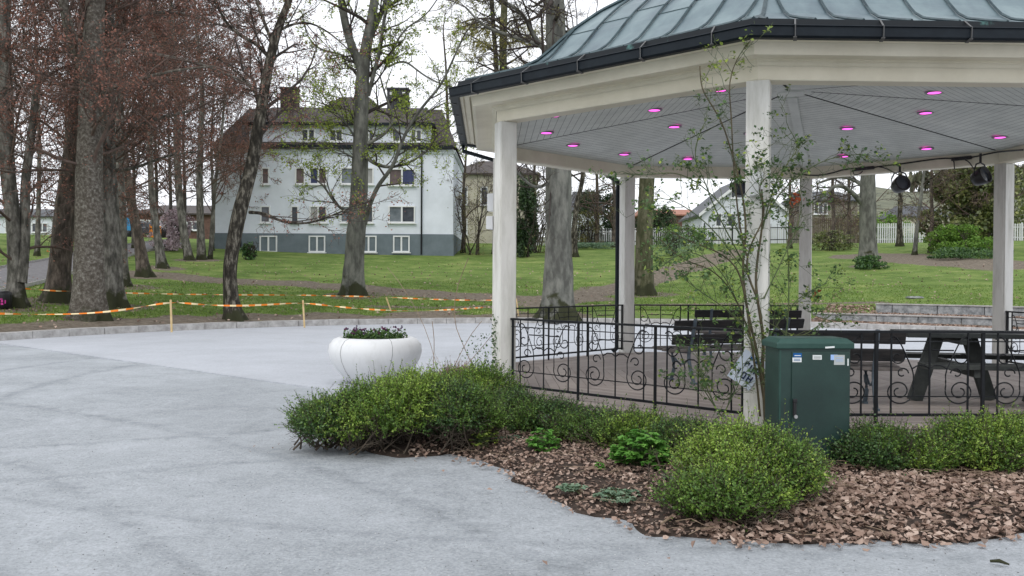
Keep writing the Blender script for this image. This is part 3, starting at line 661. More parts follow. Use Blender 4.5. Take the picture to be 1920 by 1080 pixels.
# boxes on the posts
def wall_box(name, k, dxy, z, dim, label, m_='white', cat='junction box'):
    a = va(k); Rz = np.array([[math.cos(a), -math.sin(a), 0], [math.sin(a), math.cos(a), 0], [0, 0, 1]])
    c = V8(k, 4.2, z)+Rz@np.array([dxy[0], dxy[1], 0])
    e = empty(name, (c[0], c[1], z-dim[2]/2), label, cat)
    b = MB(); b.box(c, dim, R=Rz); b.build('housing', m_, e, bevel=.008)
    b = MB(); b.box(c+Rz@np.array([dim[0]/2+.006 if dxy[0] else 0, (dim[1]/2+.006)*np.sign(dxy[1]) if not dxy[0] else 0, 0]), (.014 if dxy[0] else dim[0]*.92, dim[1]*.92 if dxy[0] else .014, dim[2]*.94), R=Rz); b.build('cover', m_, e, bevel=.004)
M['plastic'] = mat('white_plastic', (.78, .79, .80), rough=.4)
wall_box('junction_box', 2, (.14, .03), 2.69, (.09, .14, .27), 'taller white plastic box, the upper of two fixed outside the left bandstand post', 'plastic')
wall_box('junction_box', 2, (.14, .05), 2.38, (.10, .16, .20), 'shorter white plastic box, the lower of two fixed outside the left bandstand post', 'plastic')
wall_box('junction_box', 0, (.135, .0), 2.40, (.07, .115, .22), 'white plastic box on the front of the vine-covered centre post', 'plastic')

# floodlights + cable under the back beam
def flood(px, py, d, label, yaw):
    c = W(px, py, d); top = c[2]+.28
    e = empty('floodlight', (c[0], c[1], c[2]), label, 'floodlight', 'round black stage lights hung under the bandstand beam')
    b = MB(); b.lathe((0, 0, 0), [(.05, -.12), (.10, -.10), (.125, -.02), (.135, .08), (.135, .10), (.12, .10), (.11, .06)], 20)
    Rt = (Matrix.Rotation(yaw, 3, 'Z')@Matrix.Rotation(R_(70), 3, 'X')); b.v = [np.array([Rt@Vector(p) for p in q])+c for q in b.v]
    b.build('lamp_housing', 'black', e, smooth=True)
    b = MB(); b.lathe((0, 0, 0), [(.001, .062), (.11, .062)], 20, cap=False); b.v = [np.array([Rt@Vector(p) for p in q])+c for q in b.v]
    b.build('lens', 'glass', e)
    b = MB(); ux = np.array([math.cos(yaw), math.sin(yaw), 0])
    b.tube([c-ux*.145, c-ux*.15+[0, 0, .1], c-ux*.1+[0, 0, .19], c+[0, 0, .22], c+ux*.1+[0, 0, .19], c+ux*.15+[0, 0, .1], c+ux*.145], .012, 6)
    b.tube([c+[0, 0, .22], c+[0, 0, .36]], .018, 6); b.build('bracket', 'black', e)
flood(1687, 347, 14.6, 'round black floodlight hanging beside the thin tree, left of the two right-hand ones', 0.2)
flood(1838, 332, 13.6, 'round black floodlight hanging in front of the olive-green tree by the right rear post', .5)
flood(1386, 356, 15.2, 'round black floodlight partly hidden behind the climbing rose and the centre post', -.2)
def inb(px, py, d=None):
    # a point on the inner face of the rear beam (sides 3-4, 4-5, 5-6)
    r = ray(px, py); best = None
    for k in (3, 4, 5):
        a = va(k)-math.pi/8; n_ = np.array([math.cos(a), math.sin(a)]); ap = 4.065*co8-.02
        den = n_@r[:2]
        if den <= 0: continue
        t_ = (ap+n_@GC)/den
        if best is None or t_ < best: best = t_
    return np.array([0, 0, CAMZ])+r*best
b = MB(); pts = [inb(*p) for p in ((1490, 326), (1530, 330), (1560, 325), (1590, 315), (1625, 318), (1645, 312), (1680, 309), (1725, 302), (1770, 296), (1800, 298), (1830, 294), (1862, 286), (1890, 283), (1920, 281))]
b.tube(smooth(pts), .012, 5); 
for p, c in (((1645, 312), (1690, 330)), ((1810, 300), (1828, 318)), ((1788, 302), (1790, 318))):
    A = inb(*p); B_ = inb(*c); b.tube(smooth([A, A*.6+B_*.4-[0, 0, -.03], A*.2+B_*.8, B_]), .009, 5)
b.tube(smooth([inb(1600, 320), inb(1600, 328), inb(1612, 327), inb(1618, 320)]), .008, 5)
tag(b.build('power_cable', 'black'), 'black cable looped along the inside of the rear bandstand beam', 'cable')
for p, l in (((1620, 316), 'slim black plug box on the beam above the thick grey tree'), ((1803, 297), 'slim black plug box on the beam above the olive-green tree')):
    A = inb(p[0]-19, p[1]+2); B_ = inb(p[0]+19, p[1]-2); b = MB(); b.bar(A, B_, .05, .055); c = (A+B_)/2
    for q in (.15, .38, .62, .85): b.box(A+(B_-A)*q-[0, .03, 0], (.03, .03, .035))
    tag(b.build('plug_box', 'black', bevel=.008), l, 'plug box', 'cable boxes on the rear beam')

# ------------------------------------------------------------------ furniture on the deck
def make_bench(loc, rz, L, label, seatm='seatwood', arm=False):
    e = empty('park_bench', loc, label, 'bench', 'park benches on the bandstand deck', rz)
    # local: x along the bench, -y = back side, +y = front of the seat
    for z, y, h in ((.74, -.28, .13), (.56, -.235, .13)):
        b = MB(); b.box((0, y, z), (L, .035, h), R=np.array(Matrix.Rotation(R_(14), 3, 'X'))); b.build('backrest', 'benchwood', e, local=True, bevel=.01)
    for i in range(4):
        b = MB(); b.box((0, -.14+.115*i, .43-.012*(3-i)*.5), (L, .09, .035)); b.build('seat', seatm, e, local=True, bevel=.008)
    for s in (-1, 1):
        x = s*(L/2-.28); b = MB()
        b.tube(smooth([(x, -.33, .82), (x, -.27, .62), (x, -.20, .42), (x, -.17, .33), (x, -.22, .18), (x, -.30, .0)]), [.018]*7+[.03]*20 if False else .024, 6)
        b.tube(smooth([(x, -.2, .40), (x, .0, .39), (x, .2, .40), (x, .22, .33), (x, .14, .18), (x, .24, .0)]), .024, 6)
        b.tube(smooth([(x, -.18, .3), (x, .0, .2), (x, .16, .3)]), .014, 5)
        b.box((x, -.30, .012), (.05, .1, .024)); b.box((x, .24, .012), (.05, .1, .024))
        b.build('leg', 'castiron', e, local=True, smooth=False)
        if arm:
            b = MB(); b.tube(smooth([(x, -.27, .62), (x, -.1, .66), (x, .1, .65), (x, .22, .60), (x, .24, .52), (x, .16, .50), (x, .15, .40)]), .018, 6); b.build('armrest', 'iron', e, local=True)
    return e
make_bench((2.85, 11.75, DZ), R_(22), 2.0, 'dark slatted park bench seen from behind, between the left rail and the vine post')
make_bench((3.98, 15.3, DZ), R_(0), 1.8, 'dark park bench standing against the rear railing')
make_bench((3.27, 9.42, DZ), R_(-10), 1.55, 'dark park bench directly behind the green cabinet')
# picnic table
pt_ = empty('picnic_table', (5.42, 9.75, DZ), 'dark stained wooden picnic table with attached benches in the middle of the deck', 'picnic table', rz=R_(-9))
for i in range(5):
    b = MB(); b.box((0, -.30+.15*i, .735), (2.25, .142, .05)); b.build('tabletop', 'tablewood', pt_, local=True, bevel=.006)
for s in (-1, 1):
    for j in (0, 1):
        b = MB(); b.box((.03, s*(.60+.15*j), .44), (2.2, .142, .05)); b.build('seat', 'tablewood', pt_, local=True, bevel=.006)
for xc_ in (-.56, .62):
    for sx in (-1, 1):
        b = MB(); b.bar((xc_+sx*.19, sx*.06, .70), (xc_+sx*.42, sx*.10, .0), .075, .15, up=(1, 0, 0)); b.build('leg', 'tablewood', pt_, local=True, bevel=.005)
    b = MB(); b.bar((xc_, -.78, .385), (xc_, .78, .385), .06, .10); b.bar((xc_, -.36, .675), (xc_, .36, .675), .06, .07); b.build('crossbeam', 'tablewood', pt_, local=True)
make_bench((6.15, 9.0, DZ), R_(187), 1.5, 'dark park bench with scrolled black armrests at the right edge, beyond the railing', 'tablewood', arm=True)

# ------------------------------------------------------------------ electrical cabinet
cb = empty('electrical_cabinet', (2.37, 7.15, 0), 'dark green street electrical cabinet standing between the box bushes', 'cabinet', rz=R_(3))
CW, CD, CH = .575, .32, 1.035
b = MB(); b.box((0, 0, CH/2), (CW, CD, CH)); b.build('body', 'green_cab', cb, local=True, bevel=.008)
b = MB(); v = []
for z, g in ((CH-.03, .022), (CH+.015, .022), (CH+.05, -.02)):
    for sx, sy in ((-1, -1), (1, -1), (1, 1), (-1, 1)): v.append((sx*(CW/2+g), sy*(CD/2+g), z))
b.add(v, [(0, 1, 5, 4), (1, 2, 6, 5), (2, 3, 7, 6), (3, 0, 4, 7), (4, 5, 9, 8), (5, 6, 10, 9), (6, 7, 11, 10), (7, 4, 8, 11), (8, 9, 10, 11), (3, 2, 1, 0)])
b.build('lid', 'green_lid', cb, local=True, bevel=.006)
b = MB(); b.box((.045, -CD/2-.004, .52), (CW-.115, .014, .92)); door = b.build('door', 'green_cab', cb, local=True, bevel=.004)
b = MB(); b.box((-.165, -CD/2-.02, .545), (.026, .022, .13)); b.box((-.165, -CD/2-.028, .60), (.034, .014, .03)); b.build('handle', 'black', door, local=True, bevel=.004)
b = MB(); q_ = []
b.lathe((0, 0, 0), [(.001, .006), (.014, .006), (.016, 0)], 14); Rt = Matrix.Rotation(R_(90), 3, 'X'); b.v = [np.array([Rt@Vector(p) for p in q])+np.array([-.158, -CD/2-.03, .475]) for q in b.v]
b.build('lock', 'steel', door, local=True)
b = MB(); b.box((-CW/2+.012, -CD/2-.002, .52), (.012, .006, .95)); b.build('hinge_strip', 'green_lid', cb, local=True)
def stick(x, z, w_, h_, m_, rz=0, dy=.0125):
    b = MB(); b.box((0, 0, 0), (w_, .0016, h_), R=np.array(Matrix.Rotation(rz, 3, 'Y'))); b.v[-1] += np.array([x, -CD/2-dy, z]); b.build('sticker', m_, cb, local=True)
stick(-.142, .955, .068, .034, 'stblue'); stick(-.146, .918, .072, .036, 'sticker'); stick(-.142, .952, .05, .006, 'sticker', dy=.0145)
stick(.015, .938, .072, .036, 'sticker'); stick(.015, .938, .055, .020, 'stgrey', dy=.0145)
stick(.150, .938, .055, .042, 'ltblue'); stick(.192, .918, .085, .078, 'stgrey', dy=.0130); stick(.262, .90, .010, .055, 'sticker')
stick(.11, 1.018, .075, .014, 'sticker', R_(-4), dy=.026)
for z in (.945, .93, .918): stick(.192, z-.008, .06, .003, 'ltblue', dy=.0150)
for z in (.924, .914): stick(-.146, z, .05, .0035, 'stblue', dy=.0145)

# paper notice on the centre post, tilted
pc = V8(0, 4.2, 0); a = va(0); fr = np.array([math.cos(a), math.sin(a), 0]); sd_ = np.array([-fr[1], fr[0], 0])
nc = pc+fr*.118-sd_*.085+np.array([0, 0, .735])
nb = empty('paper_notice', nc, 'white paper notice with dark blue lettering taped askew to the front of the centre post', 'notice')
Rn = np.array([sd_, fr, [0, 0, 1]]).T
def qn(u0, v0, u1, v1, m_, nm, par, off):
    t_ = R_(-33); cc, ss = math.cos(t_), math.sin(t_); b = MB(); P = []
    for u, v_ in ((u0, v0), (u1, v0), (u1, v1), (u0, v1)):
        uu, vv = (u*cc-v_*ss)*1.3, (u*ss+v_*cc)*1.3; P.append(nc+sd_*uu+[0, 0, vv]+fr*(off+.01*math.sin(u*30)))
    b.prism(P, fr*.0012); return b.build(nm, m_, par)
M['paper'] = mat('notice_paper', (.60, .68, .80), (.70, .76, .84), 12)
pp = qn(-.075, -.115, .105, .115, 'paper', 'paper', nb, 0)
for u0, v0, u1, v1 in ((-.02, .01, -.012, .05), (-.02, .045, .008, .052), (.0, .03, .008, .05), (.02, .0, .03, .048), (.03, .0, .05, .01), (.04, .0, .05, .048), (.06, .0, .07, .05), (.06, .04, .088, .05), (.08, .0, .088, .05), (.064, .02, .084, .027), (-.03, -.06, -.02, -.02), (.0, -.07, .01, -.02), (.0, -.03, .03, -.02), (.022, -.07, .032, -.03), (.0, -.07, .03, -.06), (.045, -.07, .055, -.02), (.055, -.05, .075, -.04), (.07, -.07, .08, -.02), (-.015, .075, .02, .095), (.03, .07, .075, .10)):
    qn(u0, v0, u1, v1, 'ink' if v1 < .07 else 'stblue', 'lettering', pp, .0026)

# ------------------------------------------------------------------ planter bowl
pc_ = np.array([-1.98, 12.95, .012])
pw = empty('planter_bowl', pc_, 'large round white planter bowl filled with pansies on the plaza', 'planter')
b = MB(); prof = [(.30, 0), (.36, .01), (.47, .10), (.57, .22), (.645, .35), (.675, .46), (.66, .56), (.60, .635), (.52, .665), (.49, .660), (.485, .62)]
b.lathe(pc_, [(r, z) for r, z in prof], 56, cap=False); b.build('bowl', 'planter', pw, smooth=True)
for an in (R_(-128), R_(-62)):
    b = MB(); b.tube([pc_+np.array([(r+.002)*math.cos(an+.10*(z-.3)), (r+.002)*math.sin(an+.10*(z-.3)), z]) for r, z in prof[1:9]], .0035, 4); b.build('strap', 'plline', pw)
b = MB(); b.lathe(pc_, [(.001, .63), (.487, .625)], 32, cap=False); b.build('soil', 'soil', pw)
n = 1500; rr = .46*np.sqrt(rng.random(n)); an = rng.random(n)*6.28; C = np.stack([pc_[0]+rr*np.cos(an), pc_[1]+rr*np.sin(an), pc_[2]+.64+.09*rng.random(n)*(1+.6*np.sin(an*5+rr*20))], 1)
v1 = quads(C, rng.uniform(.03, .055, n), np.tile([0, 0, 1.], (n, 1)), .7, .8)
m_ = 26; rr = .46*np.sqrt(rng.random(m_)); an = rng.random(m_)*6.28; C = np.stack([pc_[0]+rr*np.cos(an), pc_[1]+rr*np.sin(an), np.full(m_, pc_[2]+.73)+.06*rng.random(m_)], 1)
C = np.repeat(C, 4, 0)+rng.normal(size=(m_*4, 3))*.01; v2 = quads(C, .035, np.tile([0, -1., .5], (len(C), 1)), .9, .5)
v, f, mi = join([(*v1, 0), (*v2, 1)]); mesh('pansies', v, f, ['pansy', 'pansyfl'], pw, mi=mi)

# ------------------------------------------------------------------ planting bed: soil, litter, bushes
edge = [G(*p)[:2] for p in ((575, 800), (610, 826), (690, 846), (760, 852), (840, 850), (900, 864), (950, 882), (1010, 912), (1070, 938), (1130, 963), (1190, 984), (1240, 998), (1300, 1008), (1400, 1020), (1500, 1017), (1600, 1016), (1700, 1020), (1790, 1012), (1850, 1010), (1920, 998))]
edge += [np.array([4.6, 5.6]), np.array([5.6, 6.6])]
inner = [V8(k, 4.42, 0)[:2] for k in (7, 0, 1)]; inner += [V8(1.3, 4.45, 0)[:2], np.array([-1.2, 10.4]), np.array([-1.9, 9.2])]
bed = np.array(edge+inner)
def inpoly(x, y, P):
    c = np.zeros(len(x), bool); j = len(P)-1
    for i in range(len(P)):
        xi, yi = P[i]; xj, yj = P[j]; cond = ((yi > y) != (yj > y)) & (x < (xj-xi)*(y-yi)/(yj-yi+1e-12)+xi); c ^= cond; j = i
    return c
def bdist(x, y): return polydist(x, y, [np.append(q, 0) for q in np.vstack([bed, bed[:1]])])
gx = np.arange(-3.4, 6.6, .03); gy = np.arange(4.8, 11.4, .03); X, Y = np.meshgrid(gx, gy)
ins = inpoly(X.ravel(), Y.ravel(), bed).reshape(X.shape); d = bdist(X, Y)
def bedz(x, y): w_ = .04*np.sin(x*7+2*np.sin(y*5))+.015*np.sin(x*17+y*13); x = x+w_; y = y+w_; d = bdist(x, y); i = inpoly(np.ravel(x), np.ravel(y), bed).reshape(np.shape(x)); return np.where(i, .004+.08*np.clip(d/.4, 0, 1), .004-.3*d)
Zb = bedz(X, Y)+.012*np.sin(X*9+2*np.sin(Y*7))*np.sin(Y*11)*np.clip(d/.2, 0, 1)
v, f = gridmesh(X, Y, Zb); keep = (Zb.ravel()[f] > -.05).all(1); f = f[keep]
tag(mesh('planting_bed', v, f, 'soil', smooth=True), kind='structure')
# leaf litter
def litter(n, cond, smin, smax, zz=.05):
    x = rng.uniform(-3.2, 6.2, n); y = rng.uniform(4.9, 10.5, n); k = bedz(x, y) > -.006-.05*rng.random(n)**3; k &= cond(x, y); x, y = x[k], y[k]
    z = np.maximum(bedz(x, y), .01)+zz*rng.random(len(x)); C = np.stack([x, y, z], 1); N = unit(np.tile([0, 0, 1.], (len(x), 1))+rng.normal(size=(len(x), 3))*.34)
    # crumpled leaf: pointed hexagon bent along its midrib
    D = rng.normal(size=C.shape); A = unit(D-N*np.sum(D*N, -1, keepdims=True)); B = np.cross(N, A); s = rng.uniform(smin, smax, len(x))[:, None]/2; cu = rng.uniform(-.5, .6, (len(x), 1)); c2 = rng.uniform(-.3, .7, (len(x), 1))
    w1 = rng.uniform(.45, .85, (len(x), 1)); w2 = rng.uniform(.45, .85, (len(x), 1))
    P = [C-A*s+N*s*cu, C-A*s*.35+B*s*w1+N*s*c2, C+A*s*.45+B*s*w1*.8+N*s*c2*.8, C+A*s*1.05+N*s*cu, C+A*s*.4-B*s*w2*.8+N*s*c2*.5, C-A*s*.3-B*s*w2+N*s*c2*.9]
    v = np.stack(P, 1).reshape(-1, 3); b0 = np.arange(len(x))[:, None]*6
    f = np.concatenate([b0+np.array([[0, 3, 2, 1]]), b0+np.array([[0, 5, 4, 3]])]); return v, f
right = lambda x, y: (x > 1.2)
a1 = litter(78000, right, .018, .066, .032); a2 = litter(60000, lambda x, y: (x <= 1.4) & (x > -.9), .015, .05, .03); a3 = litter(9000, lambda x, y: x < -.7, .02, .05, .02)
v, f, mi = join([(*a1, 0), (*a2, 0), (*a3, 0)])
tag(mesh('leaf_litter', v, f, 'litter'), 'brown dead leaves covering the planting bed', 'leaf litter', kind='stuff')
P = []; Rr_ = []
for i in range(900):
    x, y = rng.uniform(-.8, 4.6), rng.uniform(5.0, 8.6)
    if not inpoly(np.array([x]), np.array([y]), bed)[0]: continue
    a = rng.random()*6.28; L = rng.uniform(.05, .28); z = float(bedz(np.array([x]), np.array([y]))[0])+.05
    P.append([(x, y, z), (x+L*.5*math.cos(a), y+L*.5*math.sin(a), z+rng.uniform(-.005, .02)), (x+L*math.cos(a+.2), y+L*math.sin(a+.2), z-.01)]); Rr_.append([rng.uniform(.0012, .003)]*3)
v, f = tubes(np.array(P), np.array(Rr_), 4); tag(mesh('twig_litter', v, f, 'twig'), 'dry broken twigs strewn over the planting bed', 'twigs', kind='stuff')
for (p, q, z, l) in (((1112, 856), (1144, 876), .09, 'pale straight stick lying on the leaf litter between the two bright green plants'), ((1240, 982), (1285, 955), .06, 'grey stick at the edge of the bed left of the big yellow-green bush')):
    A, B_ = G(*p, z=z), G(*q, z=z); b = MB(); b.tube([A, (A+B_)/2+[0, 0, .01], B_], [.007, .009, .006], 6); tag(b.build('stick', 'twig'), l, 'stick')
A = G(1856, 1052, .02); b = MB(); b.tube([A, A+[.04, -.02, .008], A+[.075, -.055, .0]], [.007, .011, .005], 6); tag(b.build('wood_chip', 'bark_dark'), 'small dark bark chip lying on the gravel at lower right', 'bark chip')
for (px, py, s_, c) in ((455, 822, .022, 'bark_dark'), (735, 962, .018, 'granite')):
    pass
# loose grit and a few stray leaves on the gravel
n = 9000; x = rng.uniform(-5, 5, n); y = 2.2+6.5*rng.random(n)**1.3; k = ~inpoly(x, y, bed); x, y = x[k], y[k]; n = len(x)
z = .012*np.sin(x*.9+y*.3)*np.sin(y*.7-.2*x)+.006*np.sin(x*2.3+1)*np.sin(y*1.9); z = np.where(y < 3, 0, z)
s_ = rng.uniform(.0025, .006, n)[:, None]; C = np.stack([x, y, z+.001], 1); o6 = np.array([[1, 0, 0], [0, 1, 0], [-1, 0, 0], [0, -1, 0], [0, 0, .8], [0, 0, -.5]])
v = (C[:, None]+o6[None]*s_[:, None]*rng.uniform(.6, 1.2, (n, 6, 1))).reshape(-1, 3); f = (np.arange(n)[:, None, None]*6+np.array([[0, 1, 4], [1, 2, 4], [2, 3, 4], [3, 0, 4]])[None]).reshape(-1, 3)
M['grit'] = mat('grit', (.12, .12, .12), (.55, .56, .56), 4, .9, island=True)
tag(mesh('loose_grit', v, f, 'grit'), 'loose grit scattered over the pale gravel', 'grit', kind='stuff')
n = 170; x = rng.uniform(-4, 5, n); y = 3.2+6.5*rng.random(n); k = ~inpoly(x, y, bed) & (polydist(x, y, [np.append(q, 0) for q in bed]) < 1.6*rng.random(n)**2+.1); x, y = x[k], y[k]
v, f = quads(np.stack([x, y, np.full(len(x), .022)], 1), rng.uniform(.02, .05, len(x)), np.tile([0, 0, 1.], (len(x), 1)), .7, .3); tag(mesh('stray_leaves', v, f, 'litter'), 'a few stray brown leaves on the gravel beside the bed', 'stray leaves', kind='stuff')
# box bushes: shoots spread over lumpy mounds, every shoot with paired leaves
def bush(name, c, rx, ry, h, ns, label, mats=('box', 'boxy', 'bstem'), yf=.3, ls=.02, group='box bushes along the foot of the bandstand', cat='bush', shoot=(.08, .2), nl=16, spike=.3):
    e = empty(name, (c[0], c[1], 0), label, cat, group)
    ns = int(ns*1.35); ls *= 1.32
    nc_ = 11; cj = rng.integers(0, nc_, ns); ca = np.arange(nc_)*2.4+rng.random()*6; cr_ = np.sqrt((np.arange(nc_)+.3)/nc_)*.62
    cc = np.stack([cr_*np.cos(ca)*rx, cr_*np.sin(ca)*ry, h*(.50-.42*cr_**2)*rng.uniform(.75, 1.15, nc_)], 1); cs_ = rng.uniform(.34, .50, nc_)
    ph = rng.random(ns)*2*math.pi; th = np.arccos(np.clip(1-rng.random(ns)*1.15, -1, 1))
    dirn = np.stack([np.sin(th)*np.cos(ph), np.sin(th)*np.sin(ph), np.cos(th)], 1)
    dep = np.where(rng.random(ns) < .25, rng.uniform(.5, .9, ns), 1)*(1+rng.normal(size=ns)*.08+.12*np.sin(5*ph+cj))
    base = cc[cj]+dirn*(cs_[cj]*dep)[:, None]*np.array([rx, ry, h*.86])+np.array([c[0], c[1], .04])
    sdv = unit(dirn*np.array([1, 1, .6])+np.array([0, 0, .6])+rng.normal(size=(ns, 3))*.35)
    Ls = rng.uniform(*shoot, ns)*np.where(rng.random(ns) < spike, rng.uniform(1.3, 2.5, ns), 1)
    base = base-sdv*Ls[:, None]*.6; base[:, 2] = np.maximum(base[:, 2], .02)
    k = 4; bend = rng.normal(size=(ns, 3))*.12
    T_ = np.linspace(0, 1, k); pts = base[:, None]+sdv[:, None]*(Ls[:, None]*T_)[..., None]+bend[:, None]*(Ls[:, None]*T_**2)[..., None]
    vs, fs = tubes(pts, np.tile(np.linspace(.0028, .0012, k), (ns, 1)), 3)
    tl = (np.arange(nl)+rng.random((ns, nl)))/nl; C = base[:, None]+sdv[:, None]*(Ls[:, None]*tl)[..., None]+bend[:, None]*(Ls[:, None]*tl**2)[..., None]
    out = unit(rng.normal(size=(ns, nl, 3))); out = unit(out-sdv[:, None]*np.sum(out*sdv[:, None], -1, keepdims=True)+sdv[:, None]*.6)
    siz = ls*rng.uniform(.7, 1.25, (ns, nl))*(1-.25*tl); C = C+out*siz[..., None]*.5
    N = unit(np.cross(out, rng.normal(size=out.shape))+np.array([0, 0, .5]))
    v, f = quads(C.reshape(-1, 3), siz.ravel(), N.reshape(-1, 3), .62, .15, out.reshape(-1, 3))
    # yellow-green new growth in patches, biased to top shoots as painted highlight
    pn = np.sin(base[:, 0]*7+c[0])*np.sin(base[:, 1]*6+1)+np.sin(base[:, 2]*9+base[:, 0]*4)*.6+rng.normal(size=ns)*.35+dirn[:, 2]*.5
    yel = pn > np.quantile(pn, 1-yf); mi = np.repeat(yel.astype(int), nl)
    if f is not None: v_, f_, m2 = v, f, mi
    mesh('foliage', v_, f_, [mats[0], mats[1]], e, mi=m2)
    # inner woody framework
    n0 = 22; a = rng.random(n0)*6.28; D0 = np.stack([np.cos(a)*rx*1.4, np.sin(a)*ry*1.4, np.full(n0, h)*.9], 1)
    g = grow(np.tile([c[0], c[1], .02], (n0, 1))+rng.normal(size=(n0, 3))*[rx*.3, ry*.3, 0], D0, np.full(n0, min(rx, 1.1)*.8), np.full(n0, .011), 3, nch=5, ratio=.5, rmin=.0018)
    parts = [(*tubes(P, R2, 3), 0) for P, R2 in g]+[(vs, fs, 0)]
    v, f, _ = join(parts); mesh('stems', v, f, mats[2], e)
    return e
def at(px, d): r = ray(px, 600); return (r[0]*d, d)
bush('box_bush', at(618, 7.92), .40, .36, .46, 1000, 'low dark green box bush at the left tip of the bed on the gravel', ('boxd', 'box', 'bstem'), .45)
bush('box_bush', at(690, 7.95), .44, .40, .55, 1200, 'mid green box bush just right of the left tip bush, in front of the planter', ('box', 'boxy', 'bstem'), .5)
bush('box_bush', at(765, 8.1), .60, .55, .68, 2100, 'tall yellow-green box bush right in front of the white planter', ('box', 'boxy', 'bstem'), .65, nl=16)
bush('box_bush', at(868, 7.98), .46, .42, .60, 1500, 'dark box bush with arching dead stems above the sand edge', ('boxd', 'box', 'bstem'), .4)
bush('box_bush', at(885, 9.3), .54, .42, .60, 1500, 'rounded green box bush in front of the left bandstand post', ('box', 'boxy', 'bstem'), .4)
bush('box_bush', at(952, 8.85), .42, .36, .43, 1100, 'small dark box bush at the foot of the left bandstand post', ('boxd', 'box', 'bstem'), .35)
bush('box_bush', at(1025, 8.5), .44, .36, .36, 1300, 'dark low box bush under the left railing', ('boxd', 'box', 'bstem'), .3)
bush('box_bush', at(1105, 8.1), .42, .34, .33, 1200, 'dark box bush behind the bare leaf patch, below the middle rail panel', ('boxd', 'box', 'bstem'), .3)
bush('box_bush', at(1190, 7.75), .42, .30, .34, 1300, 'mid green box bush directly behind the larger bright green plant', ('box', 'boxy', 'bstem'), .35)
bush('box_bush', at(1290, 7.25), .40, .32, .36, 1300, 'dark green box bush at the foot of the vine post', ('boxd', 'box', 'bstem'), .35)
bush('box_bush', at(1408, 5.98), .50, .50, .56, 2900, 'largest yellow-green box bush, in the foreground in front of the green cabinet', ('box', 'boxy', 'bstem'), .75, nl=18, ls=.019, spike=.35)
bush('box_bush', at(1372, 5.58), .40, .30, .33, 1200, 'lower darker box bush at the gravel edge directly in front of the largest one', ('box', 'boxy', 'bstem'), .3)
bush('box_bush', at(1655, 6.95), .40, .34, .36, 1700, 'dark green box bush immediately right of the green cabinet', ('boxd', 'box', 'bstem'), .45, nl=18)
bush('box_bush', at(1738, 6.9), .28, .28, .29, 900, 'small box bush between the cabinet-side bush and the big right-hand one', ('box', 'boxy', 'bstem'), .35)
bush('box_bush', at(1865, 7.0), .54, .44, .47, 2300, 'broad green box bush at the right edge of the photo', ('box', 'boxy', 'bstem'), .35, nl=18)
bush('dry_shrub', at(858, 10.6), .40, .35, .52, 900, 'brown twiggy shrub with sparse green behind the box bushes, right of the planter', ('boxd', 'litter', 'twig'), .55, ls=.018, group=None, cat='shrub', nl=7)
# fresh perennials
def perennial(px, d, r, h, n, label, m_='fresh', ls=.075, group='green perennials in the leaf litter'):
    c = at(px, d); z0 = .05; e = empty('perennial_plant', (c[0], c[1], z0), label, 'plant', group)
    a = rng.random(n)*6.28; rr = r*np.sqrt(rng.random(n)); C = np.stack([c[0]+rr*np.cos(a), c[1]+rr*np.sin(a), z0+h*(.35+.65*rng.random(n))*(1-.45*(rr/r)**2)], 1)
    base = np.array([c[0], c[1], z0])+rng.normal(size=(n, 3))*[.03, .03, 0]; mid = (C+base)/2+[0, 0, h*.12]
    vs, fs = tubes(np.stack([base, mid, C], 1), np.full((n, 3), .0025), 4)
    # lobed leaf = fan of rhombi
    k = 5; lob = []; 
    for i in range(k):
        an = (i-(k-1)/2)*.62; out = np.stack([np.cos(a+an), np.sin(a+an), np.full(n, -.15)+.1*rng.random(n)], 1); out = unit(out)
        s = ls*rng.uniform(.6, 1., n); lob.append(quads(C+out*s[:, None]*.42, s, np.tile([0, 0, 1.], (n, 1)), .75, .25, out))
    v, f, _ = join([(*q, 0) for q in lob]); mesh('foliage', v, f, m_, e); mesh('stems', vs, fs, 'rosegreen', e)
perennial(1020, 7.55, .13, .22, 75, 'smaller bright green leafy plant in the litter at the left', ls=.06)
perennial(1203, 6.95, .21, .32, 170, 'larger bright green lobed-leaf plant in the middle of the bed')
perennial(960, 8.05, .16, .07, 60, 'flat blue-green plant at the left end of the leaf litter', 'bluegreen', .045)
perennial(905, 7.85, .13, .22, 60, 'yellow-green sprig drooping in front of the dark bushes', 'roseyoung', .04)
perennial(1075, 6.25, .10, .05, 34, 'small blue-green seedling at the gravel edge below the litter', 'bluegreen', .045)
perennial(1160, 6.05, .16, .06, 60, 'pale silver-green ground plant close to the gravel edge', 'bluegreen', .045)
perennial(1290, 6.45, .20, .08, 70, 'blue-green trailing plant left of the largest bush', 'bluegreen', .05)
perennial(1125, 6.8, .04, .09, 18, 'tiny bright green seedling alone in the twig litter', 'fresh', .035)
perennial(1262, 5.85, .10, .06, 26, 'small grey-green seedling beside the grey stick', 'bluegreen', .045)
